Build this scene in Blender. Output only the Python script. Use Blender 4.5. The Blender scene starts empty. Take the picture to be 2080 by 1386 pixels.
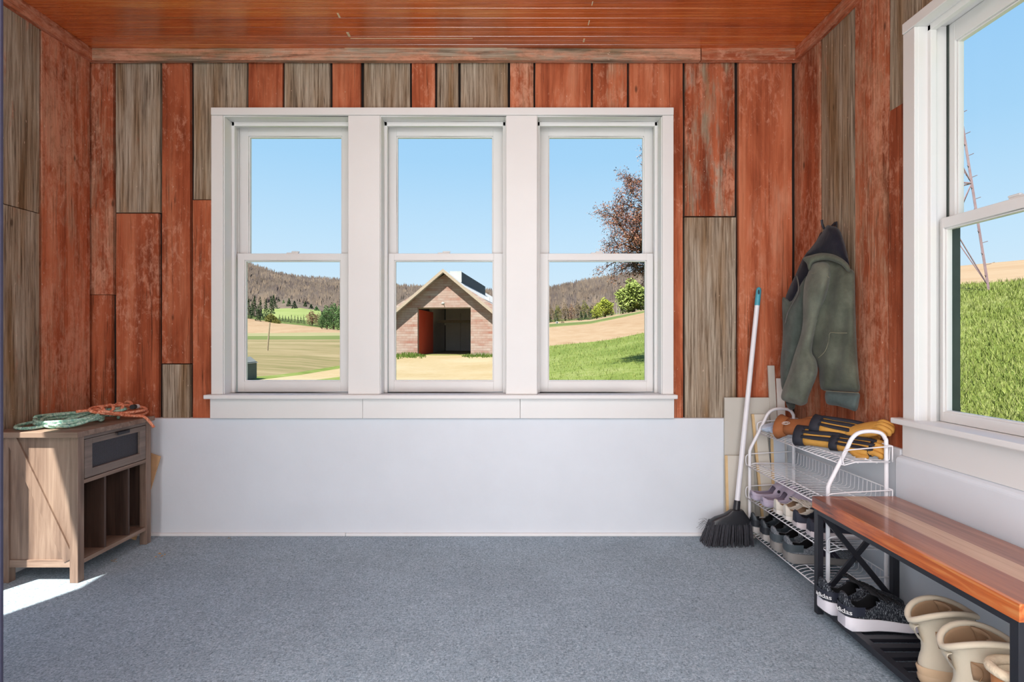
import bpy, math, random
import numpy as np
from mathutils import Vector, Matrix
from mathutils.geometry import delaunay_2d_cdt

random.seed(11)
PI = math.pi
SC = bpy.context.scene
COL = SC.collection
F = 1137.0            # focal length in pixels of a 2080 x 1386 frame
CX, CY, CH = 1038.0, 690.0, 1.05


def P(px, py, Y):
    return Vector(((px - CX) * Y / F, Y, CH + (CY - py) * Y / F))


def lin(r, g, b):
    def c(v):
        v /= 255.0
        return v / 12.92 if v <= .04045 else ((v + .055) / 1.055) ** 2.4
    return (c(r), c(g), c(b), 1.0)


# ------------------------------------------------------------------ mesh builder
class MB:
    def __init__(s):
        s.v, s.f, s.m = [], [], []

    def add(s, vs, fs, mi=0):
        o = len(s.v)
        s.v += [tuple(v) for v in vs]
        s.f += [tuple(i + o for i in f) for f in fs]
        s.m += [mi] * len(fs)
        return o

    def box(s, x0, x1, y0, y1, z0, z1, mi=0, M=None):
        vs = [Vector((x, y, z)) for z in (z0, z1) for y in (y0, y1) for x in (x0, x1)]
        if M is not None:
            vs = [M @ v for v in vs]
        s.add(vs, [(0, 2, 3, 1), (4, 5, 7, 6), (0, 1, 5, 4), (2, 6, 7, 3), (0, 4, 6, 2), (1, 3, 7, 5)], mi)

    def bar(s, a, b, w, h, up=(0, 0, 1), mi=0):
        a, b = Vector(a), Vector(b)
        d = (b - a)
        L = d.length
        d.normalize()
        up = Vector(up)
        sd = d.cross(up)
        if sd.length < 1e-4:
            sd = d.cross(Vector((1, 0, 0)))
        sd.normalize()
        u2 = sd.cross(d)
        M = Matrix((sd, d, u2)).transposed().to_4x4()
        M.translation = a
        s.box(-w / 2, w / 2, 0, L, -h / 2, h / 2, mi, M)

    def loft(s, rings, closed=True, cap=True, mi=0, flip=False):
        n = len(rings[0])
        vs = [v for r in rings for v in r]
        fs = []
        for i in range(len(rings) - 1):
            for j in range(n if closed else n - 1):
                k = (j + 1) % n
                q = (i * n + j, i * n + k, (i + 1) * n + k, (i + 1) * n + j)
                fs.append(q[::-1] if flip else q)
        if cap and closed:
            a = tuple(range(n))
            b = tuple((len(rings) - 1) * n + j for j in range(n))
            fs.append(a if flip else a[::-1])
            fs.append(b[::-1] if flip else b)
        s.add(vs, fs, mi)

    def tube(s, pts, r, n=8, closed=False, cap=True, mi=0):
        pts = [Vector(p) for p in pts]
        m = len(pts)
        rr = r if isinstance(r, (list, tuple)) else [r] * m
        rings = []
        nrm = None
        for i in range(m):
            if closed:
                t = pts[(i + 1) % m] - pts[i - 1]
            else:
                t = pts[min(i + 1, m - 1)] - pts[max(i - 1, 0)]
            if t.length < 1e-9:
                t = Vector((0, 0, 1))
            t.normalize()
            if nrm is None:
                nrm = t.orthogonal().normalized()
            else:
                nrm = nrm - t * nrm.dot(t)
                if nrm.length < 1e-6:
                    nrm = t.orthogonal()
                nrm.normalize()
            bn = t.cross(nrm)
            rings.append([pts[i] + (nrm * math.cos(2 * PI * j / n) + bn * math.sin(2 * PI * j / n)) * rr[i] for j in range(n)])
        if closed:
            rings.append(rings[0])
        s.loft(rings, True, cap and not closed, mi)

    def ell(s, c, rx, ry, rz, n=12, m=8, mi=0, M=None):
        rings = []
        for i in range(m + 1):
            a = -PI / 2 + PI * i / m
            ring = []
            for j in range(n):
                b = 2 * PI * j / n
                v = Vector((rx * math.cos(a) * math.cos(b), ry * math.cos(a) * math.sin(b), rz * math.sin(a)))
                if M is not None:
                    v = M @ v
                ring.append(v + Vector(c))
            rings.append(ring)
        s.loft(rings, True, False, mi)

    def prism(s, poly, d, mi=0):
        """poly: 3-D polygon; extruded by vector d"""
        n = len(poly)
        d = Vector(d)
        a = [Vector(p) for p in poly]
        b = [p + d for p in a]
        fs = [tuple(range(n))[::-1], tuple(range(n, 2 * n))]
        for i in range(n):
            k = (i + 1) % n
            fs.append((i, k, n + k, n + i))
        s.add(a + b, fs, mi)

    def build(s, name, mats, parent=None, smooth=False, bevel=0, recalc=True, solid=0, solid_mat=None, subsurf=0, offs=-1, org=None):
        if org is not None:
            s.v = [(v[0] - org[0], v[1] - org[1], v[2] - org[2]) for v in s.v]
        me = bpy.data.meshes.new(name)
        me.from_pydata(s.v, [], s.f)
        if not isinstance(mats, (list, tuple)):
            mats = [mats]
        for m in mats:
            me.materials.append(m)
        me.polygons.foreach_set('material_index', s.m)
        if recalc:
            import bmesh
            bm = bmesh.new()
            bm.from_mesh(me)
            bmesh.ops.remove_doubles(bm, verts=bm.verts, dist=1e-6)
            bmesh.ops.recalc_face_normals(bm, faces=bm.faces)
            bm.to_mesh(me)
            bm.free()
        if smooth:
            me.polygons.foreach_set('use_smooth', [True] * len(me.polygons))
            if smooth == 'auto':
                me.set_sharp_from_angle(angle=math.radians(40))
        me.update()
        o = bpy.data.objects.new(name, me)
        COL.objects.link(o)
        if parent is not None:
            o.parent = parent
        if solid:
            md = o.modifiers.new('solid', 'SOLIDIFY')
            md.thickness = solid
            md.offset = offs
            if solid_mat is not None:
                md.material_offset = solid_mat
        if subsurf:
            md = o.modifiers.new('sub', 'SUBSURF')
            md.levels = md.render_levels = subsurf
        if bevel:
            md = o.modifiers.new('bevel', 'BEVEL')
            md.width = bevel
            md.segments = 2
            md.limit_method = 'ANGLE'
        return o


def tag(o, label=None, cat=None, group=None, kind=None):
    if label: o['label'] = label
    if cat: o['category'] = cat
    if group: o['group'] = group
    if kind: o['kind'] = kind
    return o


def thing(name, label, cat, loc=(0, 0, 0), rz=0.0, group=None):
    o = bpy.data.objects.new(name, None)
    COL.objects.link(o)
    o.empty_display_size = .05
    o.location = loc
    o.rotation_euler = (0, 0, rz)
    return tag(o, label, cat, group)


def struct(o):
    o['kind'] = 'structure'
    return o


def copy_tree(o, parent=None):
    c = o.copy()
    COL.objects.link(c)
    c.parent = parent
    for ch in [k for k in bpy.data.objects if k.parent == o]:
        copy_tree(ch, c)
    return c


def smoothpath(pts, k=8, closed=False):
    pts = [Vector(p) for p in pts]
    n = len(pts)
    out = []
    for i in range(n if closed else n - 1):
        g = (lambda j: pts[j % n]) if closed else (lambda j: pts[min(max(j, 0), n - 1)])
        p0, p1, p2, p3 = g(i - 1), g(i), g(i + 1), g(i + 2)
        for q in range(k):
            t = q / k
            out.append(.5 * ((2 * p1) + (p2 - p0) * t + (2 * p0 - 5 * p1 + 4 * p2 - p3) * t * t + (3 * p1 - p0 - 3 * p2 + p3) * t ** 3))
    if not closed:
        out.append(pts[-1])
    return out


def interp(x, xs, ys):
    return float(np.interp(x, xs, ys))


# ------------------------------------------------------------------ materials
class NT:
    def __init__(s, name):
        s.mat = bpy.data.materials.new(name)
        s.mat.use_nodes = True
        s.t = s.mat.node_tree
        s.t.nodes.clear()
        s.out = s.t.nodes.new('ShaderNodeOutputMaterial')

    def n(s, typ, **kw):
        nd = s.t.nodes.new(typ)
        for k, v in kw.items():
            setattr(nd, k, v)
        return nd

    def set(s, sock, val):
        if isinstance(val, bpy.types.NodeSocket):
            s.t.links.new(val, sock)
        else:
            sock.default_value = val

    def math(s, op, a, b=0.0, c=None, clamp=False):
        nd = s.n('ShaderNodeMath', operation=op, use_clamp=clamp)
        s.set(nd.inputs[0], a)
        s.set(nd.inputs[1], b)
        if c is not None: s.set(nd.inputs[2], c)
        return nd.outputs[0]

    def vmath(s, op, a, b):
        nd = s.n('ShaderNodeVectorMath', operation=op)
        s.set(nd.inputs[0], a)
        s.set(nd.inputs[1], b)
        return nd.outputs[0]

    def mul3(s, vec, k):
        return s.vmath('MULTIPLY', vec, k)

    def noise(s, vec, scale=1.0, detail=4, rough=.55, dist=0.0):
        nd = s.n('ShaderNodeTexNoise')
        s.set(nd.inputs['Vector'], vec)
        nd.inputs['Scale'].default_value = scale
        nd.inputs['Detail'].default_value = detail
        nd.inputs['Roughness'].default_value = rough
        nd.inputs['Distortion'].default_value = dist
        return nd.outputs['Fac']

    def ramp(s, fac, stops, interp='LINEAR'):
        nd = s.n('ShaderNodeValToRGB')
        cr = nd.color_ramp
        cr.interpolation = interp
        while len(cr.elements) < len(stops): cr.elements.new(.5)
        for e, (p, c) in zip(cr.elements, stops):
            e.position = p
            e.color = c if len(c) == 4 else (*c, 1)
        s.set(nd.inputs[0], fac)
        return nd.outputs['Color']

    def mix(s, fac, a, b, mode='MIX'):
        nd = s.n('ShaderNodeMix', data_type='RGBA', blend_type=mode)
        s.set(nd.inputs[0], fac)
        s.set(nd.inputs[6], a)
        s.set(nd.inputs[7], b)
        return nd.outputs[2]

    def mapr(s, v, a, b, c=0.0, d=1.0):
        nd = s.n('ShaderNodeMapRange')
        s.set(nd.inputs[0], v)
        for i, q in enumerate((a, b, c, d)):
            s.set(nd.inputs[i + 1], q)
        return nd.outputs[0]

    def obj(s):
        return s.n('ShaderNodeTexCoord').outputs['Object']

    def bump(s, h, strength=.3, dist=.01):
        nd = s.n('ShaderNodeBump')
        nd.inputs['Strength'].default_value = strength
        nd.inputs['Distance'].default_value = dist
        s.set(nd.inputs['Height'], h)
        return nd.outputs[0]

    def principled(s, base, rough=.6, metal=0.0, spec=.5, normal=None, coat=0.0, sheen=0.0):
        b = s.n('ShaderNodeBsdfPrincipled')
        s.set(b.inputs['Base Color'], base)
        s.set(b.inputs['Roughness'], rough)
        b.inputs['Metallic'].default_value = metal
        b.inputs['Specular IOR Level'].default_value = spec
        if coat:
            b.inputs['Coat Weight'].default_value = coat
            if coat == 1.0:
                b.inputs['Coat IOR'].default_value = 1.9
                b.inputs['Coat Roughness'].default_value = .24
        if sheen: b.inputs['Sheen Weight'].default_value = sheen
        if normal is not None: s.set(b.inputs['Normal'], normal)
        s.t.links.new(b.outputs[0], s.out.inputs[0])
        return s.mat


def mul(c, k):
    return (min(c[0] * k, 1), min(c[1] * k, 1), min(c[2] * k, 1), 1)


def plain(name, col, rough=.6, var=.12, scale=20, stretch=(1, 1, 1), spec=.5, bump=0.0, metal=0.0, coat=0.0, bscale=None, sheen=0.0):
    t = NT(name)
    v = t.mul3(t.obj(), stretch)
    f = t.noise(v, scale, 5, .6)
    c = t.ramp(f, [(.3, mul(col, 1 - var)), (.7, mul(col, 1 + var))])
    nrm = None
    if bump:
        nrm = t.bump(t.noise(v, bscale or scale, 4, .6), bump, .004)
    return t.principled(c, rough, metal, spec, nrm, coat, sheen)


def wood(name, stops, axis=0, scale=1.0, rough=.5, coat=0.0, bump=.15, blotch=0.0, knots=False):
    t = NT(name)
    st = [40, 40, 40]
    st[axis] = 2.2
    o = t.obj()
    g = t.noise(t.mul3(o, tuple(q * scale for q in st)), 1, 6, .62, .6)
    st2 = [7, 7, 7]
    st2[axis] = 1.6
    b = t.noise(t.mul3(o, tuple(q * scale for q in st2)), 1, 4, .5, .4)
    f = t.math('ADD', t.math('MULTIPLY', g, .6), t.math('MULTIPLY', b, .4 + blotch))
    c = t.ramp(f, stops)
    if knots:
        k = t.noise(t.mul3(o, tuple(q * .9 for q in st2)), 1, 1, .4)
        c = t.mix(t.mapr(k, .66, .76), c, mul(stops[0][1], .55))
    return t.principled(c, rough, 0, .5, t.bump(g, bump, .002), coat)


def plank_mat():
    t = NT('barn_boards')
    uv = t.n('ShaderNodeUVMap', uv_map='UVMap').outputs[0]
    at = t.n('ShaderNodeAttribute', attribute_name='pcol')
    sep = t.n('ShaderNodeSeparateColor')
    t.set(sep.inputs[0], at.outputs['Color'])
    R, G, B = sep.outputs
    off = t.n('ShaderNodeCombineXYZ')
    t.set(off.inputs[0], t.math('MULTIPLY', G, 31.0))
    t.set(off.inputs[1], t.math('MULTIPLY', G, 17.0))
    t.set(off.inputs[2], t.math('MULTIPLY', G, 7.0))
    vec = t.vmath('ADD', uv, off.outputs[0])
    grain = t.noise(t.mul3(vec, (95, 3.2, 1)), 1, 7, .68, .35)
    fine = t.noise(t.mul3(vec, (330, 14, 1)), 1, 3, .6)
    blot = t.noise(t.mul3(vec, (9, 2.0, 1)), 1, 6, .6, .5)
    gray = t.ramp(grain, [(.27, lin(70, 55, 45)), (.41, lin(132, 115, 98)), (.54, lin(168, 152, 134)), (.74, lin(200, 186, 168))])
    gray = t.mix(t.mapr(t.noise(t.mul3(vec, (14, 1.3, 3)), 1, 4, .5), .42, .68), gray, t.mix(1, gray, lin(214, 186, 158), 'MULTIPLY'))
    red = t.ramp(blot, [(.24, lin(132, 60, 38)), (.42, lin(174, 86, 58)), (.56, lin(197, 106, 76)), (.76, lin(216, 146, 118))])
    red = t.mix(.55, red, t.ramp(grain, [(.3, (.42, .38, .36, 1)), (.52, (.95, .93, .92, 1)), (.7, (1, 1, 1, 1))]), 'MULTIPLY')
    stk = t.noise(t.mul3(vec, (17, .45, 13)), 1, 4, .6, .3)
    red = t.mix(t.math('MULTIPLY', t.mapr(stk, .50, .66), .62), red, t.mix(1, red, lin(186, 150, 136), 'MULTIPLY'))
    red = t.mix(t.math('MULTIPLY', t.mapr(stk, .47, .36), .40), red, lin(214, 138, 106))
    vv = t.math('FRACT', t.math('MULTIPLY', G, 13.7))
    red = t.mix(t.math('MULTIPLY', vv, .5), red, t.mix(1, red, lin(206, 186, 178), 'MULTIPLY'))
    wn = t.noise(t.mul3(vec, (30, 6.5, 1)), 1, 8, .72, .3)
    wbig = t.noise(t.mul3(vec, (7, 1.1, 5)), 1, 3, .5)
    wv = t.math('ADD', t.math('ADD', t.math('MULTIPLY', wn, .6), t.math('MULTIPLY', wbig, .4)), t.math('MULTIPLY', t.math('SUBTRACT', B, .5), .45))
    wm = t.mapr(wv, .54, .66)
    worn = t.ramp(grain, [(.3, lin(118, 72, 50)), (.5, lin(178, 130, 104)), (.7, lin(206, 176, 152))])
    paint = t.mix(t.math('MULTIPLY', wm, .72), red, worn)
    sc_ = t.noise(t.mul3(vec, (36, 17, 21)), 1, 8, .74, .4)
    scb = t.noise(t.mul3(vec, (5, 1.6, 27)), 1, 3, .5)
    scm = t.mapr(t.math('ADD', t.math('MULTIPLY', sc_, .65), t.math('ADD', t.math('MULTIPLY', scb, .35), t.math('MULTIPLY', t.math('SUBTRACT', B, .4), .16))), .52, .63)
    paint = t.mix(t.math('MULTIPLY', scm, .55), paint, lin(222, 158, 132))
    rn = t.noise(t.mul3(vec, (12, 2.4, 9)), 1, 7, .68, .2)
    rm = t.math('ADD', t.math('MULTIPLY', t.math('SUBTRACT', rn, .5), 7.0), t.math('MULTIPLY', t.math('SUBTRACT', R, .5), 4.4))
    rm = t.math('ADD', rm, .5, clamp=True)
    col = t.mix(rm, gray, paint)
    cr = t.noise(t.mul3(vec, (48, .55, 2)), 1, 3, .5)
    cm = t.math('MULTIPLY', t.mapr(t.math('ABSOLUTE', t.math('SUBTRACT', cr, .5)), .0, .012, 1, 0), .75)
    cm = t.math('MULTIPLY', cm, t.mapr(t.noise(t.mul3(vec, (6, 1.1, 11)), 1, 2, .5), .5, .56))
    vor = t.n('ShaderNodeTexVoronoi')
    t.set(vor.inputs['Vector'], t.mul3(vec, (9, 3.4, 0)))
    vor.inputs['Scale'].default_value = 1
    km = t.mapr(vor.outputs['Distance'], .035, .085, 1, 0)
    vc = t.n('ShaderNodeSeparateColor')
    t.set(vc.inputs[0], vor.outputs['Color'])
    km = t.math('MULTIPLY', km, t.mapr(vc.outputs[0], .55, .6))
    dark = t.math('MAXIMUM', cm, t.math('MULTIPLY', km, .7))
    col = t.mix(dark, col, lin(44, 26, 18))
    fl = t.noise(t.mul3(vec, (120, 42, 4)), 1, 2, .4)
    col = t.mix(t.math('MULTIPLY', t.mapr(fl, .74, .78), .7), col, lin(224, 190, 168))
    hs = t.n('ShaderNodeHueSaturation'); hs.inputs['Saturation'].default_value = 1.0; hs.inputs['Value'].default_value = 1.0; hs.inputs['Hue'].default_value = .506; t.set(hs.inputs['Color'], col); col = hs.outputs[0]
    h = t.math('SUBTRACT', t.math('ADD', grain, t.math('MULTIPLY', fine, .25)), t.math('MULTIPLY', dark, .6))
    return t.principled(col, .82, 0, .25, t.bump(h, .55, .006))


M = {}
M['plank'] = plank_mat()
M['gap'] = plain('dark_gap', lin(30, 20, 15), .95, .2)
M['white_paint'] = plain('white_window_paint', (.755, .745, .725, 1), .38, .015, 4)
M['plaster'] = plain('white_plaster', (.70, .742, .79, 1), .72, .03, 3, bump=.35, bscale=9)
M['base_white'] = plain('white_baseboard', (.82, .82, .82, 1), .4, .02, 6)
M['rear_wall'] = plain('rear_wall_paint', (.74, .73, .72, 1), .8, .02)
M['black_metal'] = plain('black_metal', lin(34, 35, 42), .42, .1, 30, spec=.5)
M['white_metal'] = plain('white_coated_metal', (.84, .84, .87, 1), .3, .02, 10)
M['door_navy'] = plain('navy_door_edge', lin(46, 46, 66), .5)


def ceiling_mat():
    t = NT('varnished_beadboard')
    o = t.obj()
    sx = t.n('ShaderNodeSeparateXYZ')
    t.set(sx.inputs[0], o)
    row = t.math('FLOOR', t.math('DIVIDE', sx.outputs[1], .0815))
    cv = t.n('ShaderNodeCombineXYZ')
    t.set(cv.inputs[0], t.math('ADD', sx.outputs[0], t.math('MULTIPLY', row, 3.37)))
    t.set(cv.inputs[1], sx.outputs[1])
    t.set(cv.inputs[2], row)
    g = t.noise(t.mul3(cv.outputs[0], (2.4, 85, 5.1)), 1, 6, .65, .5)
    b = t.noise(t.mul3(cv.outputs[0], (.9, 4, 3.3)), 1, 4, .55)
    f = t.math('ADD', t.math('MULTIPLY', g, .5), t.math('MULTIPLY', b, .5))
    c = t.ramp(f, [(.3, lin(100, 34, 10)), (.44, lin(172, 74, 24)), (.55, lin(202, 98, 36)), (.7, lin(226, 142, 68))])
    wn = t.noise(t.mul3(cv.outputs[0], (1.2, 240, 2)), 1, 2, .5)
    c = t.mix(t.math('MULTIPLY', t.mapr(wn, .7, .74), .35), c, lin(226, 180, 130))
    return t.principled(c, t.mapr(g, .3, .7, .22, .32), 0, .5, t.bump(g, .12, .002), 1.0)


M['ceiling'] = ceiling_mat()


def carpet_mat():
    t = NT('grey_blue_carpet')
    o = t.obj()
    a = t.noise(t.mul3(o, (1, 1, 1)), 120, 4, .75)
    d = t.noise(t.mul3(o, (34, 80, 1)), 1, 5, .75, 2.6)
    d2 = t.noise(t.mul3(o, (80, 34, 1)), 1, 5, .75, 2.6)
    b = t.noise(o, 2.3, 4, .6)
    f = t.math('ADD', t.math('MULTIPLY', a, .3), t.math('ADD', t.math('MULTIPLY', d, .35), t.math('MULTIPLY', d2, .35)))
    c = t.ramp(f, [(.38, lin(70, 86, 98)), (.46, lin(146, 167, 182)), (.55, lin(192, 212, 226)), (.64, lin(246, 254, 255))])
    c = t.mix(.25, c, t.ramp(b, [(.3, lin(150, 150, 150)), (.7, lin(255, 255, 255))]), 'MULTIPLY')
    return t.principled(c, .95, 0, .1, t.bump(f, .9, .012), sheen=.15)


M['carpet'] = carpet_mat()


def glass_mat():
    t = NT('window_glass')
    tr = t.n('ShaderNodeBsdfTransparent')
    tr.inputs[0].default_value = (.985, .992, .99, 1)
    gl = t.n('ShaderNodeBsdfGlossy')
    gl.inputs['Roughness'].default_value = .01
    lw = t.n('ShaderNodeLayerWeight')
    lw.inputs[0].default_value = .12
    mx = t.n('ShaderNodeMixShader')
    t.set(mx.inputs[0], t.math('MULTIPLY', lw.outputs['Fresnel'], .3))
    t.t.links.new(tr.outputs[0], mx.inputs[1])
    t.t.links.new(gl.outputs[0], mx.inputs[2])
    t.t.links.new(mx.outputs[0], t.out.inputs[0])
    return t.mat


M['glass'] = glass_mat()

# ------------------------------------------------------------------ room shell
XL, XR, YB, YR, ZC = -2.256, 1.54, 3.02, -1.2, 2.60
LOW = .628
PXM = 3.0 / F


def bx(px): return (px - CX) * PXM
def bz(py): return CH + (CY - py) * PXM


def plank_obj(name, boards, mapf, backs, thick=.022):
    """boards: (a0,a1,z0,z1,red,wear,seed[,jog]) in wall coordinates; mapf(a, d, z) -> world (d = out of wall)"""
    vs, fs, mi, uvs, cols = [], [], [], [], []

    def quadbox(a0, a1, d0, d1, z0, z1, m, rc, wavy):
        o = len(vs)
        nseg = max(2, int((z1 - z0) / .12)) if wavy else 1
        rng = random.Random(int(rc[1] * 99991))
        zs = [z0 + (z1 - z0) * i / nseg for i in range(nseg + 1)]
        e0 = e1 = 0.0
        pr = []
        for z in zs:
            if wavy:
                e0 = .7 * e0 + rng.uniform(-.0012, .0012)
                e1 = .7 * e1 + rng.uniform(-.0012, .0012)
            pr.append((a0 + e0, a1 + e1, z))
        for (p, q, z) in pr:
            for (a, d) in ((p, d0), (q, d0), (q, d1), (p, d1)):
                vs.append(mapf(a, d, z))
        ff = []
        for i in range(nseg):
            b = o + 4 * i
            for j in range(4):
                k = (j + 1) % 4
                ff.append((b + j, b + k, b + 4 + k, b + 4 + j))
        ff.append((o, o + 3, o + 2, o + 1))
        e = o + 4 * nseg
        ff.append((e, e + 1, e + 2, e + 3))
        for fc in ff:
            fs.append(fc)
            mi.append(m)
            for vi in fc:
                i, j = divmod(vi - o, 4)
                a = pr[i][0] if j in (0, 3) else pr[i][1]
                dd = d0 if j in (0, 1) else d1
                uvs.append((a + dd, pr[i][2]))
                cols.append((*rc, 1.0))

    for (a0, a1, z0, z1, red, wear, seed) in boards:
        t = thick + ((seed * 7.13) % 1.0 - .5) * .008
        quadbox(a0, a1, 0, t, z0, z1, 0, (red, seed, wear), True)
    for (a0, a1, d0, d1, z0, z1) in backs:
        quadbox(a0, a1, d0, d1, z0, z1, 1, (0, 0, 0), False)
    me = bpy.data.meshes.new(name)
    me.from_pydata(vs, [], fs)
    me.materials.append(M['plank'])
    me.materials.append(M['gap'])
    me.polygons.foreach_set('material_index', mi)
    ul = me.uv_layers.new(name='UVMap')
    ul.data.foreach_set('uv', [c for u in uvs for c in u])
    ca = me.color_attributes.new('pcol', 'FLOAT_COLOR', 'CORNER')
    ca.data.foreach_set('color', [c for u in cols for c in u])
    import bmesh
    bm = bmesh.new()
    bm.from_mesh(me)
    bmesh.ops.recalc_face_normals(bm, faces=bm.faces)
    bm.to_mesh(me)
    bm.free()
    o = bpy.data.objects.new(name, me)
    COL.objects.link(o)
    return struct(o)


WT, WB = 2.285, .628   # back-window casing top, wainscot top
ZT = 2.545
SEED = [.037]


def sd():
    SEED[0] = (SEED[0] + .381966) % 1.0
    return SEED[0]


bb = []


def B(p0, p1, q0, q1, red, wear):
    bb.append((bx(p0), bx(p1), bz(q1) if q1 else WT - .02, bz(q0), red, wear, sd()))


T0 = 120
BOT = 856
B(176, 224, T0, 598, 1, .62); B(176, 222, 599, BOT, 1, .30)
B(230, 320, T0, 430, .16, .5); B(230, 317, 432, BOT, 1, .42)
B(325, 382, T0, 739, 1, .38); B(325, 381, 741, BOT, .12, .5)
B(388, 429, T0, 403, .1, .5); B(388, 434, 405, BOT, 1, .36)
B(431, 497, T0, None, .08, .5)
B(501, 570, T0, None, 1, .28)
B(575, 668, T0, None, .17, .5)
B(673, 730, T0, None, 1, .33)
B(737, 831, T0, None, .05, .5)
B(836, 882, T0, None, 1, .42)
B(887, 930, T0, None, .28, .5)
B(935, 1031, T0, None, .07, .5)
B(1036, 1084, T0, None, .9, .75)
B(1088, 1201, T0, None, 1, .30)
B(1206, 1275, T0, None, 1, .55)
sx = sd()
bb.append((bx(1280), bx(1362), WT - .02, bz(T0), 1, .3, sx))
bb.append((bx(1362), bx(1389), bz(BOT), bz(T0), 1, .3, sx))
B(1394, 1495, T0, 437, .60, .5); B(1394, 1498, 440, BOT, .08, .5)
B(1503, 1612, T0, BOT, 1, .30)
WL, WR = bx(446), bx(1354)
backs = [(-2.3, WL, -.16, 0, WB - .02, 2.62), (WR, 1.6, -.16, 0, WB - .02, 2.62), (WL, WR, -.16, 0, WT - .03, 2.62)]
plank_obj('wall_back', bb, lambda a, d, z: (a, YB + .022 - d, z), backs)

# right wall: a = Y
RWF, RWN = 2.10, 1.43      # window opening along Y
rb = []


def RBo(p0, p1, z0, z1, red, wear, X=XR):
    rb.append((F * X / (p1 - CX), F * X / (p0 - CX), z0, z1, red, wear, sd()))


RBo(1612.5, 1665, .60, ZT, .92, .66)
RBo(1668, 1734, 1.0, ZT, .2, .5); RBo(1668, 1734, .60, .998, 1, .5)
RBo(1737, 1804, .60, ZT, 1, .62)
RBo(1807, 1850, 1.98, ZT, .05, .5); RBo(1807, 1850, .60, 1.977, 1, .3)
yy = F * XR / (1852 - CX)
k = 0
while yy > YR:
    w = .13 + .13 * ((k * .618) % 1)
    y1 = max(yy - w, YR)
    redq = 1 if k % 2 else .1
    inwin = y1 < RWF - .0 and yy > RWN
    rb.append((y1 + .004, yy, 2.25 if inwin else .60, ZT, redq, .45, sd()))
    yy = y1
    k += 1
backs = [(RWF + .015, 3.2, -.10, 0, .58, 2.62), (YR, RWN - .015, -.10, 0, .58, 2.62), (RWN - .015, RWF + .015, -.10, 0, 2.25, 2.62)]
plank_obj('wall_right', rb, lambda a, d, z: (XR + .022 - d, a, z), backs)

# left wall
LWF, LWN = 2.13, 1.10
lb = []


def LBo(p0, p1, z0, z1, red, wear, X=2.256):
    lb.append((F * X / (CX - p0), F * X / (CX - p1), z0, z1, red, wear, sd()))


LBo(85, 182, .60, ZT, .95, .66)
LBo(-10, 80, 1.655, ZT, .22, .5); LBo(-10, 78, .60, 1.65, .26, .5)
yy = F * 2.256 / (CX + 12)
k = 0
while yy > YR:
    w = .15 + .13 * ((k * .618) % 1)
    y1 = max(yy - w, YR)
    inwin = y1 < LWF and yy > LWN
    lb.append((y1 + .004, yy, 2.25 if inwin else .60, ZT, 1 if k % 2 == 0 else .12, .45, sd()))
    yy = y1
    k += 1
backs = [(LWF, 3.2, -.16, 0, .58, 2.62), (YR, LWN, -.16, 0, .58, 2.62), (LWN, LWF, -.16, 0, 2.25, 2.62)]
plank_obj('wall_left', lb, lambda a, d, z: (XL - .022 + d, a, z), backs)

# lower white masonry walls
m = MB()
m.box(-2.42, 1.70, 3.0, 3.2, -.45, LOW)
struct(m.build('wall_back_lower', M['plaster'], bevel=.006))
m = MB()
m.box(1.522, 1.72, 2.185, 3.2, -.45, .622)
prof = [(1.72, -.45), (1.502, -.45), (1.502, .583), (1.508, .592), (1.535, .606), (1.72, .606)]
m.prism([(x, 2.19, z) for x, z in prof], (0, YR - 2.19, 0))
struct(m.build('wall_right_lower', M['plaster'], bevel=.006))
m = MB()
m.box(-2.42, -2.24, YR, LWN - .01, -.45, .622); m.box(-2.42, -2.24, LWF + .01, 3.2, -.45, .622); m.box(-2.42, -2.24, LWN - .02, LWF + .02, -.45, -.01)
struct(m.build('wall_left_lower', M['plaster'], bevel=.006))
m = MB()
m.box(-2.42, 1.72, YR - .15, YR, -.45, 2.62)
struct(m.build('wall_rear', M['rear_wall']))
m = MB()
m.box(-2.42, 1.72, YR - .15, 3.15, -.2, 0)
struct(m.build('floor', M['carpet']))

# ceiling: bead-board with v grooves
m = MB()
y = 3.1
prof = []
i = 0
while y > YR:
    w = .0405
    g = .0022 if i % 2 else .0012
    prof += [(y, ZC), (y - w + 2 * g, ZC), (y - w + g, ZC + .004)]
    y -= w
    i += 1
a = [(-2.42, p, z) for p, z in prof]
b = [(1.72, p, z) for p, z in prof]
m.add(a + b, [(j, j + 1, len(a) + j + 1, len(a) + j) for j in range(len(a) - 1)])
m.box(-2.42, 1.72, YR, 3.2, ZC + .01, ZC + .1)
struct(m.build('ceiling', M['ceiling'], recalc=False))
# roof with overhang outside
m = MB()
m.box(-2.53, 2.05, YR - .3, 3.45, 2.72, 2.80)
struct(m.build('roof', plain('roof_underside', lin(200, 196, 188), .8)))
# pale butt joints in the bead-board
jm = plain('pale_joint', lin(214, 196, 160), .7)
m = MB()
for (px, py, L, w) in ((688, 31, .035, .004), (708, 70, .04, .006), (1203, 7, .03, .002), (1196, 46, .04, .0025), (1186, 82, .03, .004)):
    Y = F * (ZC - CH) / (CY - py)
    X = (px - CX) * Y / F
    m.box(X - w, X + w, Y - L / 2, Y + L / 2, ZC - .0015, ZC + .003)
for (p0, p1, py) in ((712, 960, 78), (700, 1030, 98)):
    Y = F * (ZC - CH) / (CY - py)
    m.box((p0 - CX) * Y / F, (p1 - CX) * Y / F, Y - .002, Y + .002, ZC - .001, ZC + .002)
struct(m.build('trim_ceiling_joints', jm))

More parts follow.
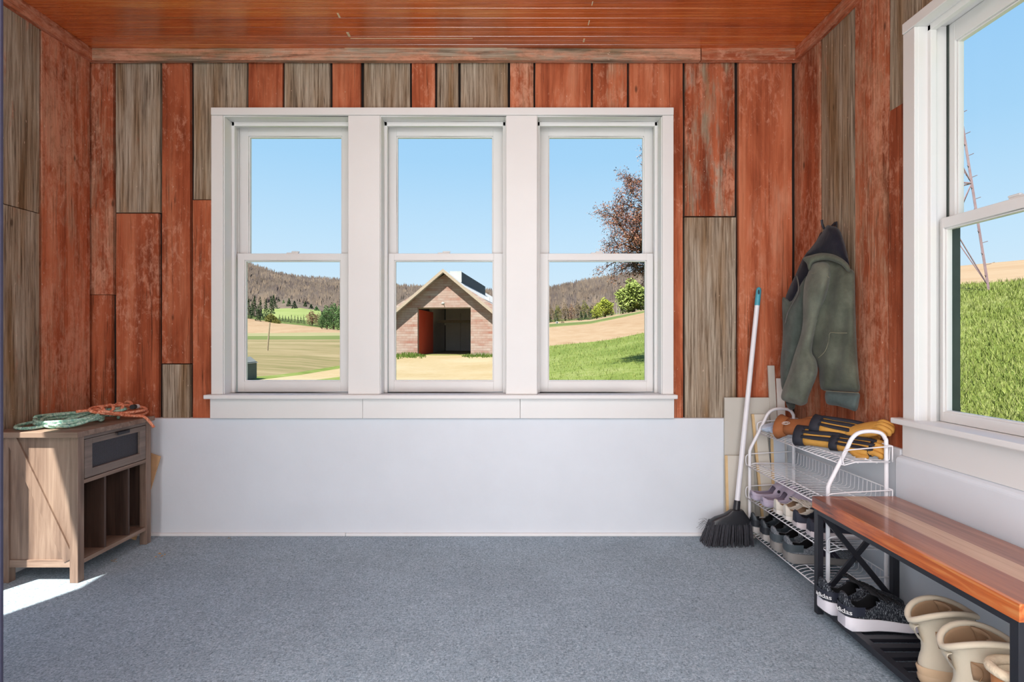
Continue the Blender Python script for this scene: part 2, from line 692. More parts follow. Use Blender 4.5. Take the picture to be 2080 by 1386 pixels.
# crown boards
CZ0, CZ1 = 2.536, 2.602
plank_obj('trim_1', [(2.536, 2.599, -2.256, bx(1420), .50, .95, .91), (2.536, 2.601, bx(1422), 1.54, .72, .62, .23)],
          lambda a, d, z: (z, 3.006 - d, a), [], .03)
plank_obj('trim_2', [(2.536, 2.60, YR, 3.0, .95, .58, .47)], lambda a, d, z: (XL + d, z, a), [], .03)
plank_obj('trim_3', [(2.536, 2.60, YR, 3.0, .95, .55, .77)], lambda a, d, z: (XR - d, z, a), [], .03)

m = MB()
m.box(-2.24, bx(703), 2.984, 3.001, 0, .016)
m.box(bx(704), 1.52, 2.982, 3.001, 0, .0155)
struct(m.build('baseboard_back', M['base_white'], bevel=.003))
m = MB()
m.box(-2.241, -2.226, YR, LWN - .08, 0, .03); m.box(-2.241, -2.226, LWF + .08, 2.985, 0, .03)
struct(m.build('baseboard_left', M['base_white'], bevel=.003))

# open door edge beside the camera
m = MB()
Md = Matrix.Translation((-.912, 1.0, 0)) @ Matrix.Rotation(math.radians(-124), 4, 'Z')
m.box(0, .80, -.02, .02, .01, 2.05, 0, Md)
m.box(.08, .72, -.026, .026, .2, .95, 0, Md)
m.box(.08, .72, -.026, .026, 1.1, 1.9, 0, Md)
door = struct(m.build('door_1', M['door_navy'], bevel=.004))

# ------------------------------------------------------------------ windows
WPT = M['white_paint']


def window(name, mapf, a0, a1, z0, z1, ga0, ga1, lz0, lz1, uz0, uz1, fd=.10, ext=None):
    """opening a0..a1, z0..z1; mapf(a, depth, z): depth 0 = casing face, + = outward. glass ga0..ga1, lower glass lz, upper glass uz."""
    root = bpy.data.objects.new(name, None)
    COL.objects.link(root)
    struct(root)

    def bxm(mb, A0, A1, D0, D1, Z0, Z1, mi=0):
        ps = [Vector(mapf(a, d, z)) for a in (A0, A1) for d in (D0, D1) for z in (Z0, Z1)]
        mn = [min(p[i] for p in ps) for i in range(3)]
        mx = [max(p[i] for p in ps) for i in range(3)]
        mb.box(mn[0], mx[0], mn[1], mx[1], mn[2], mx[2], mi)

    f = MB()
    t = .03
    De = fd + .078
    bxm(f, a0 - t, a0, .005, De, z0, z1)
    bxm(f, a1, a1 + t, .005, De, z0, z1)
    bxm(f, a0 - t, a1 + t, .005, De, z1, z1 + t)
    bxm(f, a0 - t, a1 + t, .06, De, z0 - t, z0)
    # stops
    st = .016
    bxm(f, a0, a0 + st, fd - .035, fd - .012, z0, z1)
    bxm(f, a1 - st, a1, fd - .035, fd - .012, z0, z1)
    bxm(f, a0, a1, fd - .035, fd - .012, z1 - .022, z1)
    bxm(f, a0, a0 + .006, fd + .036, fd + .042, z0, z1)
    bxm(f, a1 - .006, a1, fd + .036, fd + .042, z0, z1)
    f.build('window_frame', WPT, root, bevel=.002)
    if ext is not None:
        e = MB()
        bxm(e, a0 - .02, a0 + .008, fd + .036, fd + .082, z0, z1)
        bxm(e, a1 - .008, a1 + .02, fd + .036, fd + .082, z0, z1)
        bxm(e, a0 - .02, a1 + .02, fd + .079, fd + .084, z0 - .03, z0 + .004)
        e.build('outer_casing', ext, root)

    def sash(nm, D, A0, A1, G0, G1, Z0, Z1, q0, q1):
        s = MB()
        bxm(s, A0, G0, D, D + .034, Z0, Z1)
        bxm(s, G1, A1, D, D + .034, Z0, Z1)
        bxm(s, G0 - .001, G1 + .001, D, D + .034, Z0, q0)
        bxm(s, G0 - .001, G1 + .001, D, D + .034, q1, Z1)
        # glazing bead
        bd = .006
        bxm(s, G0, G0 + bd, D + .008, D + .03, q0, q1)
        bxm(s, G1 - bd, G1, D + .008, D + .03, q0, q1)
        bxm(s, G0, G1, D + .008, D + .03, q0, q0 + bd)
        bxm(s, G0, G1, D + .008, D + .03, q1 - bd, q1)
        o = s.build(nm, WPT, root, bevel=.0025)
        g = MB()
        c = [mapf(A, D + .02, Z) for A, Z in ((G0, q0), (G1, q0), (G1, q1), (G0, q1))]
        g.add(c, [(0, 1, 2, 3)])
        g.build('pane', M['glass'], o, recalc=False)
        return o

    lo = sash('lower_sash', fd, a0 + .014, a1 - .014, ga0, ga1, z0 + .002, lz1 + .038, lz0, lz1)
    sash('upper_sash', fd + .04, a0 + .006, a1 - .006, ga0 + .004, ga1 - .004, uz0 - .035, z1 - .001, uz0, uz1)
    k = MB()
    ac = (ga0 + ga1) / 2
    bxm(k, ac - .035, ac + .03, fd + .004, fd + .026, lz1 + .036, lz1 + .044)
    bxm(k, ac - .008, ac + .035, fd + .006, fd + .02, lz1 + .044, lz1 + .052)
    k.build('sash_lock', WPT, lo, bevel=.003)
    return root


mapB = lambda a, d, z: (a, 2.985 + d, z)
zt = 2.245
z0 = .758
for nm, o0, o1, g0, g1 in (('window_1', 458, 708, -1.478, -.945), ('window_2', 775, 1027, -.647, -.097), ('window_3', 1092, 1342, .206, .751)):
    a0, a1 = bx(o0), bx(o1)
    window(nm, mapB, a0, a1, z0, zt - .003, g0, g1, .818, 1.489, 1.528, 2.192, fd=.115)
# casing boards of the three-window unit
m = MB(); m.box(bx(433), bx(1366), 2.975, 3.03, zt, 2.285); struct(m.build('trim_4', WPT, bevel=.003))
for i, (p0, p1) in enumerate(((433, 458), (708, 775), (1027, 1092), (1342, 1366))):
    e0 = 0 if i == 0 else .004; e1 = 0 if i == 3 else .004
    m = MB(); m.box(bx(p0) + e0, bx(p1) - e1, 2.979, 3.03, .758, zt - .001)
    if i in (1, 2): m.box(bx(p0) + .03, bx(p1) - .03, 3.03, 3.15, .70, zt + .03)
    struct(m.build('trim_%d' % (5 + i), WPT, bevel=.002))
m = MB(); m.box(bx(424), bx(1371), 2.945, 3.10, .736, .758); struct(m.build('trim_9', WPT, bevel=.004))
m = MB(); m.box(bx(431), bx(738.5), 2.978, 3.03, .630, .737); m.box(bx(739), bx(1056), 2.978, 3.03, .630, .737); m.box(bx(1056.5), bx(1367), 2.978, 3.03, .630, .737); m.box(bx(431), bx(1367), 3.03, 3.17, .6, .735)
struct(m.build('trim_10', WPT, bevel=.0015))

dk = plain('shaded_exterior_trim', lin(52, 62, 56), .5, .2)  # dark tone paints the shade and reflections on the outer jamb
mapR = lambda a, d, z: (1.52 + d, a, z)
window('window_4', mapR, RWN, 2.097, .745, 2.225, RWN + .045, 2.066, .783, 1.461, 1.50, 2.152, fd=.075, ext=dk)
m = MB(); m.box(1.508, 1.56, RWN - .06, 2.160, 2.225, 2.266); struct(m.build('trim_11', WPT, bevel=.003))
m = MB(); m.box(1.512, 1.56, 2.098, 2.160, .745, 2.224); struct(m.build('trim_12', WPT, bevel=.002))
m = MB(); m.box(1.512, 1.56, RWN - .06, RWN, .745, 2.224); struct(m.build('trim_13', WPT, bevel=.002))
m = MB(); m.box(1.483, 1.60, RWN - .09, 2.190, .724, .746); struct(m.build('trim_14', WPT, bevel=.004))
m = MB(); m.box(1.518, 1.60, RWN - .06, 2.172, .60, .725); struct(m.build('trim_15', WPT, bevel=.002))
mapL = lambda a, d, z: (-2.236 - d, a, z)
dr = bpy.data.objects.new('door_2', None); COL.objects.link(dr); struct(dr)
m = MB(); m.box(-2.34, -2.225, LWF, LWF + .07, 0, 2.3); m.box(-2.34, -2.225, LWN - .07, LWN, 0, 2.3); m.box(-2.34, -2.225, LWN, LWF, 2.22, 2.3); m.box(-2.34, -2.26, LWN, LWF, 0, .03)
m.build('door_frame', WPT, dr, bevel=.003)
m = MB(); m.add([(-2.30, LWN, .03), (-2.30, LWF, .03), (-2.30, LWF, 2.22), (-2.30, LWN, 2.22)], [(0, 1, 2, 3)]); m.build('pane', M['glass'], dr, recalc=False)

# ------------------------------------------------------------------ outdoors
def ground_mat(name, stops, sc=(1, 1, 1), scale=1.0, big=.05, bigamt=.5, fine=None):
    t = NT(name)
    o = t.obj()
    a = t.noise(t.mul3(o, sc), scale, 8, .72)
    b = t.noise(t.mul3(o, tuple(q * big for q in sc)), scale, 3, .5)
    f = t.math('ADD', t.math('MULTIPLY', a, 1 - bigamt), t.math('MULTIPLY', b, bigamt))
    c = t.ramp(f, stops)
    return t.principled(c, .95, 0, .1)


KO = .29   # outdoor albedo scale: full sun is bright


KT = [1.0]


def og(r, g, b): return mul(lin(r, g, b), KO * KT[0])


def OM(name, a, b, c, **kw):
    return ground_mat(name, [(.34, og(*a)), (.5, og(*b)), (.66, og(*c))], **kw)


M['lawn'] = OM('lawn_grass', (122, 146, 62), (158, 178, 88), (200, 208, 134), scale=3.0, big=.12, bigamt=.5)
M['gravel'] = OM('gravel_drive', (220, 192, 140), (236, 212, 166), (246, 228, 190), scale=4)
M['stubble'] = OM('stubble_field', (132, 140, 74), (190, 172, 126), (226, 206, 164), sc=(.16, .6, 1), scale=1.2, big=.12, bigamt=.4)
M['pale'] = OM('pale_meadow', (176, 180, 120), (200, 196, 146), (220, 206, 160), sc=(.05, .2, 1), scale=1)
M['green_strip'] = OM('green_field_strip', (112, 136, 66), (140, 156, 88), (176, 180, 120), sc=(.05, .3, 1), scale=1)
M['tilled'] = OM('tilled_field', (206, 168, 128), (224, 190, 152), (236, 208, 172), sc=(.6, .1, 1), scale=2.0, big=.1, bigamt=.35)
M['pasture'] = OM('hill_pasture', (168, 190, 104), (190, 206, 128), (206, 216, 146), scale=.1)
M['forest_floor'] = OM('bare_woods_ground', (106, 94, 84), (142, 126, 112), (172, 154, 136), scale=.09, big=.12, bigamt=.5)

PX = [-600, 300, 500, 560, 610, 695, 760, 800, 900, 1000, 1060, 1115, 1200, 1240, 1311, 1450, 1600, 1800, 1952, 2080, 2600, 3600]
ROWS = {
 'A': (None, [3] * 16 + [3, 2.4, 2.1, 1.9, 1.3, .85]),
 'B': ([790] * 10 + [790, 785, 785, 785, 785, 800, 820, 840, 855, 880, 950, 1050],
       [16] * 10 + [15, 14, 13, 12.5, 12, 10, 8.5, 7.5, 7, 6, 4, 2.2]),
 'C': ([781, 780, 778, 777, 776, 765, 760, 757, 750, 735, 722, 703, 695, 690, 676, 656, 640, 605, 578, 570, 560, 555],
       [16.6, 16.6, 16.8, 17, 17.5, 20, 22, 24, 28, 32, 34, 32, 31, 30.5, 30, 27, 24, 19, 17, 15, 10, 6]),
 'D': ([778, 777, 775, 768, 762, 748, 735, 722, 722, 722, 705, 665, 658, 650, 635, 610, 590, 560, 540, 528, 515, 510],
       [16.9, 17, 17.4, 19, 21, 28, 35, 40, 40, 41, 60, 110, 105, 103, 100, 80, 60, 48, 40, 36, 25, 16]),
 'E': ([770, 769, 767, 762, 756, 742, 730, 720.5, 720.5, 720.5, 704, 664, 657, 649, 634, 611, 592, 562, 543, 532, 520, 515],
       [18.2, 18.2, 18.6, 20.5, 23, 31, 37, 41, 41, 42, 62, 113, 108, 106, 103, 84, 63, 51, 42, 38, 27, 17]),
 'F': ([692, 691, 690, 690, 690, 690, 690, 690, 690, 690, 680, 661, 655, 647, 632, 612, 594, 565, 547, 536, 525, 520],
       [110] * 10 + [110, 125, 122, 120, 118, 96, 72, 58, 48, 43, 30, 19]),
 'F2': ([684, 684, 683, 683, 683, 682, 682, 682, 682, 682, 675, 659, 653, 645, 631, 612.5, 595, 567, 549, 539, 528, 523],
       [125] * 10 + [125, 135, 130, 130, 126, 104, 78, 63, 52, 47, 33, 21]),
 'G': ([679, 678, 677, 677, 676, 676, 676, 676, 676, 676, 671, 658, 652, 644, 630, 613, 597, 570, 552, 542, 532, 527],
       [145] * 10 + [145, 145, 142, 140, 137, 112, 84, 67, 56, 50, 35, 22]),
 'H': ([640, 642, 646, 656, 661, 671, 669, 668, 668, 668, 664, 655, 649, 641, 628, 615, 600, 575, 560, 550, 540, 535],
       [215] * 10 + [200, 185, 180, 178, 175, 140, 100, 80, 66, 60, 42, 26]),
 'I': ([634, 636, 640, 646, 650, 655, 652, 650, 650, 650, 650, 650, 645, 639, 627, 616, 602, 580, 566, 556, 546, 540],
       [260] * 10 + [250, 240, 235, 230, 225, 180, 130, 100, 80, 72, 50, 30]),
 'I2': ([628, 628, 630, 627, 626, 638, 640, 642, 642, 642, 642, 640, 634, 630, 620, 616, 604, 584, 570, 560, 550, 545],
       [340] * 10 + [330, 320, 310, 305, 300, 240, 170, 130, 100, 90, 60, 36]),
 'J': ([526, 528, 545, 566, 574, 580, 585, 590, 596, 600, 597, 596, 578, 571, 562, 566, 582, 606, 625, 640, 650, 655],
       [720] * 14 + [700, 600, 450, 300, 220, 160, 100, 60]),
 'K': ([700] * 22, [1100] * 14 + [1000, 900, 700, 450, 340, 260, 160, 100]),
}


def row(k, px):
    py, Y = ROWS[k]
    y = interp(px, PX, Y)
    if py is None:
        return Vector(((px - CX) * y / F, y, -.42))
    return P(px, interp(px, PX, py), y)


cols = np.unique(np.concatenate([np.arange(-600, 460, 40), np.arange(460, 1420, 6), np.arange(1420, 2120, 10), np.arange(2120, 3601, 60)]))


def strip(name, k0, k1, mat, n=4, p0=-600, p1=3600, kind=True, bumpy=0.0):
    mb = MB()
    cs = [c for c in cols if p0 <= c <= p1]
    rings = []
    for i in range(n + 1):
        t = i / n
        r = []
        for c in cs:
            a, b = row(k0, c), row(k1, c)
            v = a.lerp(b, t)
            if bumpy and 0 < i < n:
                v.z += bumpy * (math.sin(c * .031 + i * 2.1) + .6 * math.sin(c * .083 + i * 3.7))
            r.append(v)
        rings.append(r)
    mb.loft(rings, closed=False, cap=False)
    o = mb.build(name, mat, smooth=True, recalc=False)
    if kind:
        struct(o)
    return o


strip('ground_near', 'A', 'B', M['lawn'], 3)
strip('lawn_front', 'B', 'C', M['lawn'], 6, -600, 724)
strip('gravel_yard', 'B', 'C', M['gravel'], 4, 724, 1066)
strip('lawn_slope', 'B', 'C', M['lawn'], 10, 1066, 3600)
strip('gravel_drive', 'C', 'D', M['gravel'], 3, -600, 1066)
strip('tilled_field_right', 'C', 'D', M['tilled'], 6, 1066, 3600)
strip('lawn_verge', 'D', 'E', M['lawn'], 1)
strip('stubble_field', 'E', 'F', M['stubble'], 8, -600, 1090)
strip('field_verge', 'E', 'F', M['green_strip'], 2, 1090, 3600)
strip('green_field', 'F', 'F2', M['green_strip'], 2)
strip('meadow_strip', 'F2', 'G', M['pale'], 2)
strip('tilled_field_left', 'G', 'H', M['tilled'], 3)
strip('wood_edge_ground', 'H', 'I', M['green_strip'], 2)
strip('pasture_hill', 'I', 'I2', M['pasture'], 3, 530, 655)
strip('hill_foot', 'I', 'I2', M['forest_floor'], 3, -600, 530)
strip('hill_foot_right', 'I', 'I2', M['forest_floor'], 3, 655, 3600)
strip('hills', 'I2', 'J', M['forest_floor'], 12, bumpy=2.5)
strip('hills_far_side', 'J', 'K', M['forest_floor'], 3)
m = MB()
m.add([(-900, -500, -1.2), (900, -500, -1.2), (900, 30, -1.2), (-900, 30, -1.2)], [(0, 1, 2, 3)])
struct(m.build('ground_plain', M['lawn']))

KT[0] = 1.75
# --- bare woods on the hills: uncountable
bark = [OM('bare_twigs_%d' % i, a, b, c, scale=.3) for i, (a, b, c) in enumerate((
    ((110, 98, 88), (136, 122, 112), (160, 146, 134)),
    ((126, 108, 96), (154, 136, 120), (178, 160, 142)),
    ((96, 86, 82), (120, 108, 104), (146, 134, 128))))]
rnd = random.Random(5)
m = MB()
for i in range(3000):
    t = (i % 100) / 100.0
    if i < 900:
        px = rnd.uniform(470, 1330)
        t = rnd.uniform(.94, 1.0)
    else:
        px = rnd.choice((rnd.uniform(480, 720), rnd.uniform(480, 720), rnd.uniform(790, 1010), rnd.uniform(1100, 1330)))
        t = rnd.uniform(.10, .95)
    a, b = row('I2', px), row('J', px)
    c = a.lerp(b, t)
    h = rnd.uniform(7, 12) * (.65 + .35 * t)
    mi = rnd.choice((0, 0, 1, 2))
    for j in range(9):
        x0 = rnd.uniform(-.18, .18) * h
        w = rnd.uniform(.02, .05) * h
        hh = h * rnd.uniform(.55, 1)
        dx = rnd.uniform(-.25, .25) * h
        yy = rnd.uniform(-2, 2)
        m.add([(c.x + x0 - w, c.y + yy, c.z - .5), (c.x + x0 + w, c.y + yy, c.z - .5), (c.x + x0 + dx + w * .7, c.y + yy + .5, c.z + hh * .8), (c.x + x0 + dx - w * .7, c.y + yy + .5, c.z + hh)], [(0, 1, 2, 3)], mi)
o = m.build('bare_woodland', bark, recalc=False)
tag(o, 'leafless grey brown woodland covering the distant hills', 'woods', kind='stuff')

# --- trees
def leafmat(name, a, b, c, scale=.6):
    t = NT(name)
    g = t.n('ShaderNodeNewGeometry')
    f = t.math('ADD', t.math('MULTIPLY', g.outputs['Random Per Island'], .55), t.math('MULTIPLY', t.noise(t.obj(), scale, 3, .6), .45))
    col = t.ramp(f, [(.2, og(*a)), (.5, og(*b)), (.8, og(*c))])
    return t.principled(col, .9, 0, .1)


LM = {
    'pine': leafmat('pine_needles', (44, 62, 42), (66, 86, 56), (96, 112, 74)),
    'spruce': leafmat('dark_spruce_needles', (34, 48, 36), (54, 70, 50), (80, 94, 66)),
    'green': leafmat('fresh_leaves', (66, 96, 58), (96, 130, 78), (136, 166, 104)),
    'yellow': leafmat('yellow_green_leaves', (130, 142, 44), (166, 178, 66), (200, 206, 100)),
    'lime': leafmat('lime_leaves', (120, 140, 60), (160, 178, 92), (196, 208, 130)),
    'olive': leafmat('olive_leaves', (92, 92, 40), (124, 124, 62), (156, 152, 86)),
    'brown': leafmat('budding_brown_twigs', (104, 88, 66), (134, 116, 88), (164, 144, 112)),
    'rust': leafmat('rusty_twigs', (126, 92, 70), (152, 116, 92), (176, 140, 112)),
    'bud': leafmat('reddish_buds', (122, 74, 66), (158, 108, 88), (196, 150, 116), 1.2),
}
trunk_m = OM('tree_bark', (86, 74, 64), (112, 98, 86), (140, 124, 110), scale=2)


def crown_quads(mb, c, rx, ry, rz, n, s, rg, shape='ball', mi=0):
    for i in range(n):
        if shape == 'cone':
            t = rg.random() ** .7            # 0 top .. 1 bottom
            a = rg.uniform(0, 2 * PI)
            r = t * rg.uniform(.55, 1.0)
            p = Vector((c[0] + rx * r * math.cos(a), c[1] + ry * r * math.sin(a), c[2] + rz * (1 - 2 * t)))
            d = Vector((math.cos(a), math.sin(a), -.35))
        else:
            while True:
                q = Vector((rg.uniform(-1, 1), rg.uniform(-1, 1), rg.uniform(-1, 1)))
                if .25 < q.length < 1: break
            lump = 1 + .14 * math.sin(5 * q.x + 3 * q.z + c[0]) + .1 * math.sin(7 * q.z + 2 * q.y)
            p = Vector((c[0] + rx * q.x * lump, c[1] + ry * q.y * lump, c[2] + rz * q.z * lump))
            d = q
        u = Vector((rg.uniform(-1, 1), rg.uniform(-1, 1), rg.uniform(-1, 1))) + d * .6
        u.normalize()
        w = u.orthogonal().normalized()
        k = s * rg.uniform(.6, 1.3)
        mb.add([p - u * k - w * k * .5, p + u * k - w * k * .6, p + u * k * .9 + w * k * .6, p - u * k * .8 + w * k * .5], [(0, 1, 2, 3)], mi)


def tree(name, label, px, pytop, pybase, wpx, Y, leaf, shape='ball', n=260, group=None, seed=0, trunkfrac=.18):
    rg = random.Random(seed * 13 + int(px))
    base = P(px, pybase, Y)
    H = (pybase - pytop) * Y / F
    R = wpx * Y / F / 2
    root = thing(name, label, 'tree', base, 0, group)
    t = MB()
    t.tube([(0, 0, -.3), (R * .03, 0, H * .4), (0, R * .02, H * .85)], [R * .12, R * .08, R * .02], 6)
    t.build('trunk', trunk_m, root)
    mb = MB()
    z0 = H * trunkfrac * (.3 if shape == 'cone' else 1)
    crown_quads(mb, (0, 0, (H + z0) / 2), R, R, (H - z0) / 2, int(n * (1.6 if shape == 'cone' else 5.0)), R * (.12 if shape == 'cone' else .066), rg, shape)
    mb.build('crown', LM[leaf], root, recalc=False)
    return root


G1 = 'pines left of the hill pasture'
for i, (px, tp, bs, w) in enumerate(((505, 606, 650, 16), (517, 600, 652, 17), (529, 604, 653, 15), (540, 608, 650, 15), (551, 602, 640, 15), (512, 612, 650, 14), (524, 618, 655, 13))):
    tree('pine_tree', 'dark green pine in the dense stand left of the hill pasture', px, tp, bs, w, (214, 238, 222, 246, 230, 254, 206)[i], 'pine', 'cone', 260, G1, i)
G2 = 'evergreens above the hill pasture'
for i, px in enumerate((556, 566, 576, 587, 598, 609, 620, 632, 643)):
    tree('evergreen_tree', 'evergreen in the dark band along the upper edge of the hill pasture', px, 599 + i * 2.2 + (i % 3) * 3, 627 + i * .8, 16, 338 + (i * 7 % 4) * 9, ('pine', 'spruce', 'green')[i % 3], 'cone', 160, G2, i)
G3 = 'small spruces below the hill pasture'
for i, px in enumerate((568, 574, 580, 586, 592, 599, 605, 611, 617)):
    tree('spruce_tree', 'small dark spruce in the row along the lower edge of the hill pasture', px, 639 + (i * 5 % 4), 657.5 + i * .4, 8.0, 226 + (i % 2) * 6, 'spruce', 'cone', 110, G3, i)
tree('olive_bush', 'round olive green bush in front of the pines at the tilled field edge', 551, 638, 659, 24, 212, 'olive', 'ball', 300, None, 1, .05)
tree('olive_bush', 'smaller flat olive bush spreading beside the round bush at field edge', 562, 648, 662, 18, 210, 'olive', 'ball', 200, None, 2, .05)
tree('bare_shrub', 'brown budding shrub left of the bright green trees by the field', 634, 632, 663, 22, 222, 'rust', 'ball', 240, None, 3, .1)
tree('bare_shrub', 'dull brown shrub tucked low against the bright green trees', 648, 636, 666, 16, 220, 'brown', 'ball', 200, None, 4, .1)
G4 = 'green trees by the field'
for i, (px, tp, bs, w) in enumerate(((664, 623, 669, 24), (678, 617, 671, 28), (693, 620, 672, 26), (654, 640, 668, 14))):
    tree('leafy_tree', 'fresh green tree in the clump at the right end of the tilled field', px, tp, bs, w, (196, 206, 184, 190)[i], 'green', 'ball', 420, G4, i, .06)
G5 = 'brown thicket below the hill'
for i, (px, tp, bs, w) in enumerate(((1119, 622, 663, 18), (1133, 620, 663, 20), (1148, 617, 661, 20), (1161, 619, 660, 18), (1174, 613, 658, 20), (1188, 612, 655, 22), (1205, 618, 653, 22))):
    tree('thicket_tree', 'budding brown tree in the thicket between the hill and tilled field', px, tp, bs, w, (184, 196, 189, 201, 186, 198, 190)[i], ('brown', 'olive', 'brown', 'rust')[i % 4], 'ball', 300, G5, i, .05)
G6 = 'evergreens in front of the brown thicket'
for i, (px, tp, bs, w) in enumerate(((1117, 640, 662, 12), (1129, 630, 662, 13), (1180, 632, 655, 14), (1190, 636, 654, 14), (1199, 622, 653, 15), (1211, 634, 651, 14))):
    tree('evergreen_tree', 'dark evergreen standing in front of the brown thicket by the tilled field', px, tp, bs, w, (170, 174, 168, 178, 172, 176)[i], 'pine', 'cone', 170, G6, i)
tree('willow_tree', 'rounded yellow green tree between the brown thicket and the tall green tree', 1229, 606, 648, 38, 165, 'yellow', 'ball', 520, None, 5, .12)
tree('willow_tree', 'low yellow green tree leaning against the rounded yellow green one', 1212, 622, 649, 22, 158, 'yellow', 'ball', 260, None, 6, .1)
tree('leafy_tree', 'tall bright green tree beyond the tilled field under the purple branches', 1287, 570, 638, 62, 150, 'lime', 'ball', 900, None, 7, .08)
tree('leafy_tree', 'slim bright green tree right beside the bare birch trunk', 1265, 584, 641, 26, 158, 'lime', 'ball', 360, None, 8, .08)
tree('dark_shrub', 'squat dark brown shrub beside the small white deer stand', 1143, 652, 666, 13, 140, 'brown', 'ball', 160, None, 9, .02)

# birch trunks
m = MB()
for px, a, b in ((1253, 615, 645), (1258, 612, 642)):
    m.tube([P(px, b + 2, 156), P(px, a, 156)], [.12, .05], 6)
tag(m.build('birch_trunk', OM('pale_birch', (180, 176, 166), (206, 200, 190), (220, 216, 206), scale=1)), 'pale bare birch trunk standing between the two bright green trees', 'tree')
# deer stand
c = P(1131.5, 662, 138)
r = thing('deer_stand', 'small pale box stand on legs at the tilled field edge', 'hut', c)
m = MB(); m.box(-.32, .32, -.3, .3, .35, 1.05); m.build('cabin', OM('pale_box', (190, 190, 186), (210, 210, 206), (220, 220, 216)), r)
m = MB(); m.box(-.16, .16, -.32, -.29, .6, .9); m.build('window_hole', OM('dark_hole', (50, 50, 48), (60, 60, 58), (66, 66, 64)), r)
for sx in (-.25, .25):
    for sy in (-.25, .25):
        m = MB(); m.bar((sx, sy, -.2), (sx, sy, .36), .07, .07); m.build('leg', trunk_m, r)
# field post, leaning
m = MB()
m.tube([P(542.3, 723, 46), P(548, 656, 46)], [.07, .055], 7)
tag(m.build('field_post', OM('weathered_post', (150, 136, 110), (176, 160, 132), (196, 180, 150))), 'thin leaning wooden post in the stubble field below the olive bush', 'post')
# small shed at left window corner
c = P(469, 771, 17.1)
r = thing('small_shed', 'small dark grey shed cut off at the corner of the first window', 'shed', c)
sg = OM('shed_grey', (92, 104, 98), (112, 122, 116), (128, 136, 130))
m = MB(); m.box(-.45, .245, 0, 1.2, -.05, .50); m.build('walls', sg, r)
m = MB()
m.prism([(-.5, -.05, .49), (.27, -.05, .46), (.02, -.05, .66), (-.25, -.05, .62)], (0, 1.3, 0)); m.build('roof', OM('shed_roof', (120, 124, 124), (140, 144, 144), (150, 152, 152)), r)

# --- budding tree close to the house (trunk hidden behind the wall)
tb = row('B', 1425).lerp(row('C', 1425), .30)
root = thing('budding_tree', 'purple brown budding tree reaching into the third window', 'tree', tb)
brm = MB(); lfm = MB()
rg = random.Random(3)


def branch(p, d, L, r, lev):
    n = 5
    pts = [p.copy()]
    dd = d.copy()
    for i in range(n):
        dd = (dd + Vector((rg.uniform(-1, 1), rg.uniform(-1, 1), rg.uniform(-.7, .8))) * .17).normalized()
        pts.append(pts[-1] + dd * L / n)
    brm.tube(pts, [r * (1 - .6 * i / n) for i in range(n + 1)], 5 if lev < 2 else 3)
    if lev >= 2:
        for q in pts[1:]:
            for k in range(4 if lev == 3 else 1):
                c = q + Vector((rg.gauss(0, .06), rg.gauss(0, .06), rg.gauss(0, .06)))
                u = Vector((rg.uniform(-1, 1), rg.uniform(-1, 1), rg.uniform(-1, 1))).normalized()
                w = u.orthogonal().normalized()
                s = rg.uniform(.014, .036)
                lfm.add([c - u * s, c + w * s * .5, c + u * s, c - w * s * .5], [(0, 1, 2, 3)])
    if lev < 3:
        kk = (6, 6, 5)[lev]
        for i in range(kk):
            t = .22 + .78 * (i + rg.random()) / kk
            j = min(int(t * n), n - 1)
            q = pts[j].lerp(pts[j + 1], t * n - j)
            ax = (Matrix.Rotation(rg.uniform(0, 2 * PI), 3, dd) @ dd.orthogonal().normalized())
            nd = (dd * .75 + ax * .75 + Vector((0, 0, .1))).normalized()
            branch(q, nd, L * (.42, .5, .5)[lev] * rg.uniform(.8, 1.25), r * .5, lev + 1)


brm.tube([(0, 0, -.4), (-.02, 0, .8), (.02, .02, 2.2), (-.05, 0, 3.6), (0, 0, 5.2)], [.17, .14, .12, .09, .04], 8)
for (dx, dy, dz, z, L) in ((-1, -.1, .55, 1.5, 2.3), (-1, .3, .30, 1.35, 2.0), (-1, -.3, .85, 2.0, 2.3), (-.8, .3, 1.1, 2.3, 2.3), (-.6, -.2, 1.5, 2.7, 2.0), (-1, 0, .7, 2.5, 2.0), (-1, .5, .12, 1.3, 1.7), (-1, .1, .42, 1.75, 2.4), (.9, .2, .7, 1.8, 2.2), (.7, -.5, 1.0, 2.4, 2.0), (.2, .9, .9, 2.1, 2.0), (.1, -.9, .8, 2.0, 1.8)):
    branch(Vector((0, 0, z + .75)), Vector((dx, dy, dz + .1)).normalized(), L, .05, 0)
brm.build('branches', OM('budding_bark', (74, 58, 56), (96, 76, 72), (120, 98, 92), scale=3), root, recalc=False)
lfm.build('buds', LM['bud'], root, recalc=False)

KT[0] = 1.6
# --- barn
yaw = math.atan(.105)
ap = P(904, 722, 40)
def siding(name, a, b, c, d):
    t = NT(name)
    o = t.obj()
    s = t.n('ShaderNodeSeparateXYZ'); t.set(s.inputs[0], o)
    bz_ = t.math('FRACT', t.math('MULTIPLY', s.outputs[2], 1 / .17))
    rowi = t.math('FLOOR', t.math('MULTIPLY', s.outputs[2], 1 / .17))
    cv = t.n('ShaderNodeCombineXYZ')
    t.set(cv.inputs[0], t.math('ADD', s.outputs[0], t.math('MULTIPLY', rowi, 5.3)))
    t.set(cv.inputs[1], s.outputs[1]); t.set(cv.inputs[2], t.math('MULTIPLY', rowi, 1.7))
    f = t.noise(t.mul3(cv.outputs[0], (.32, .32, 1)), 1.0, 8, .78)
    col = t.ramp(f, [(.3, og(*a)), (.45, og(*b)), (.58, og(*c)), (.72, og(*d))])
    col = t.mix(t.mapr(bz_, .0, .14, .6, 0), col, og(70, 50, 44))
    return t.principled(col, .9, 0, .1)
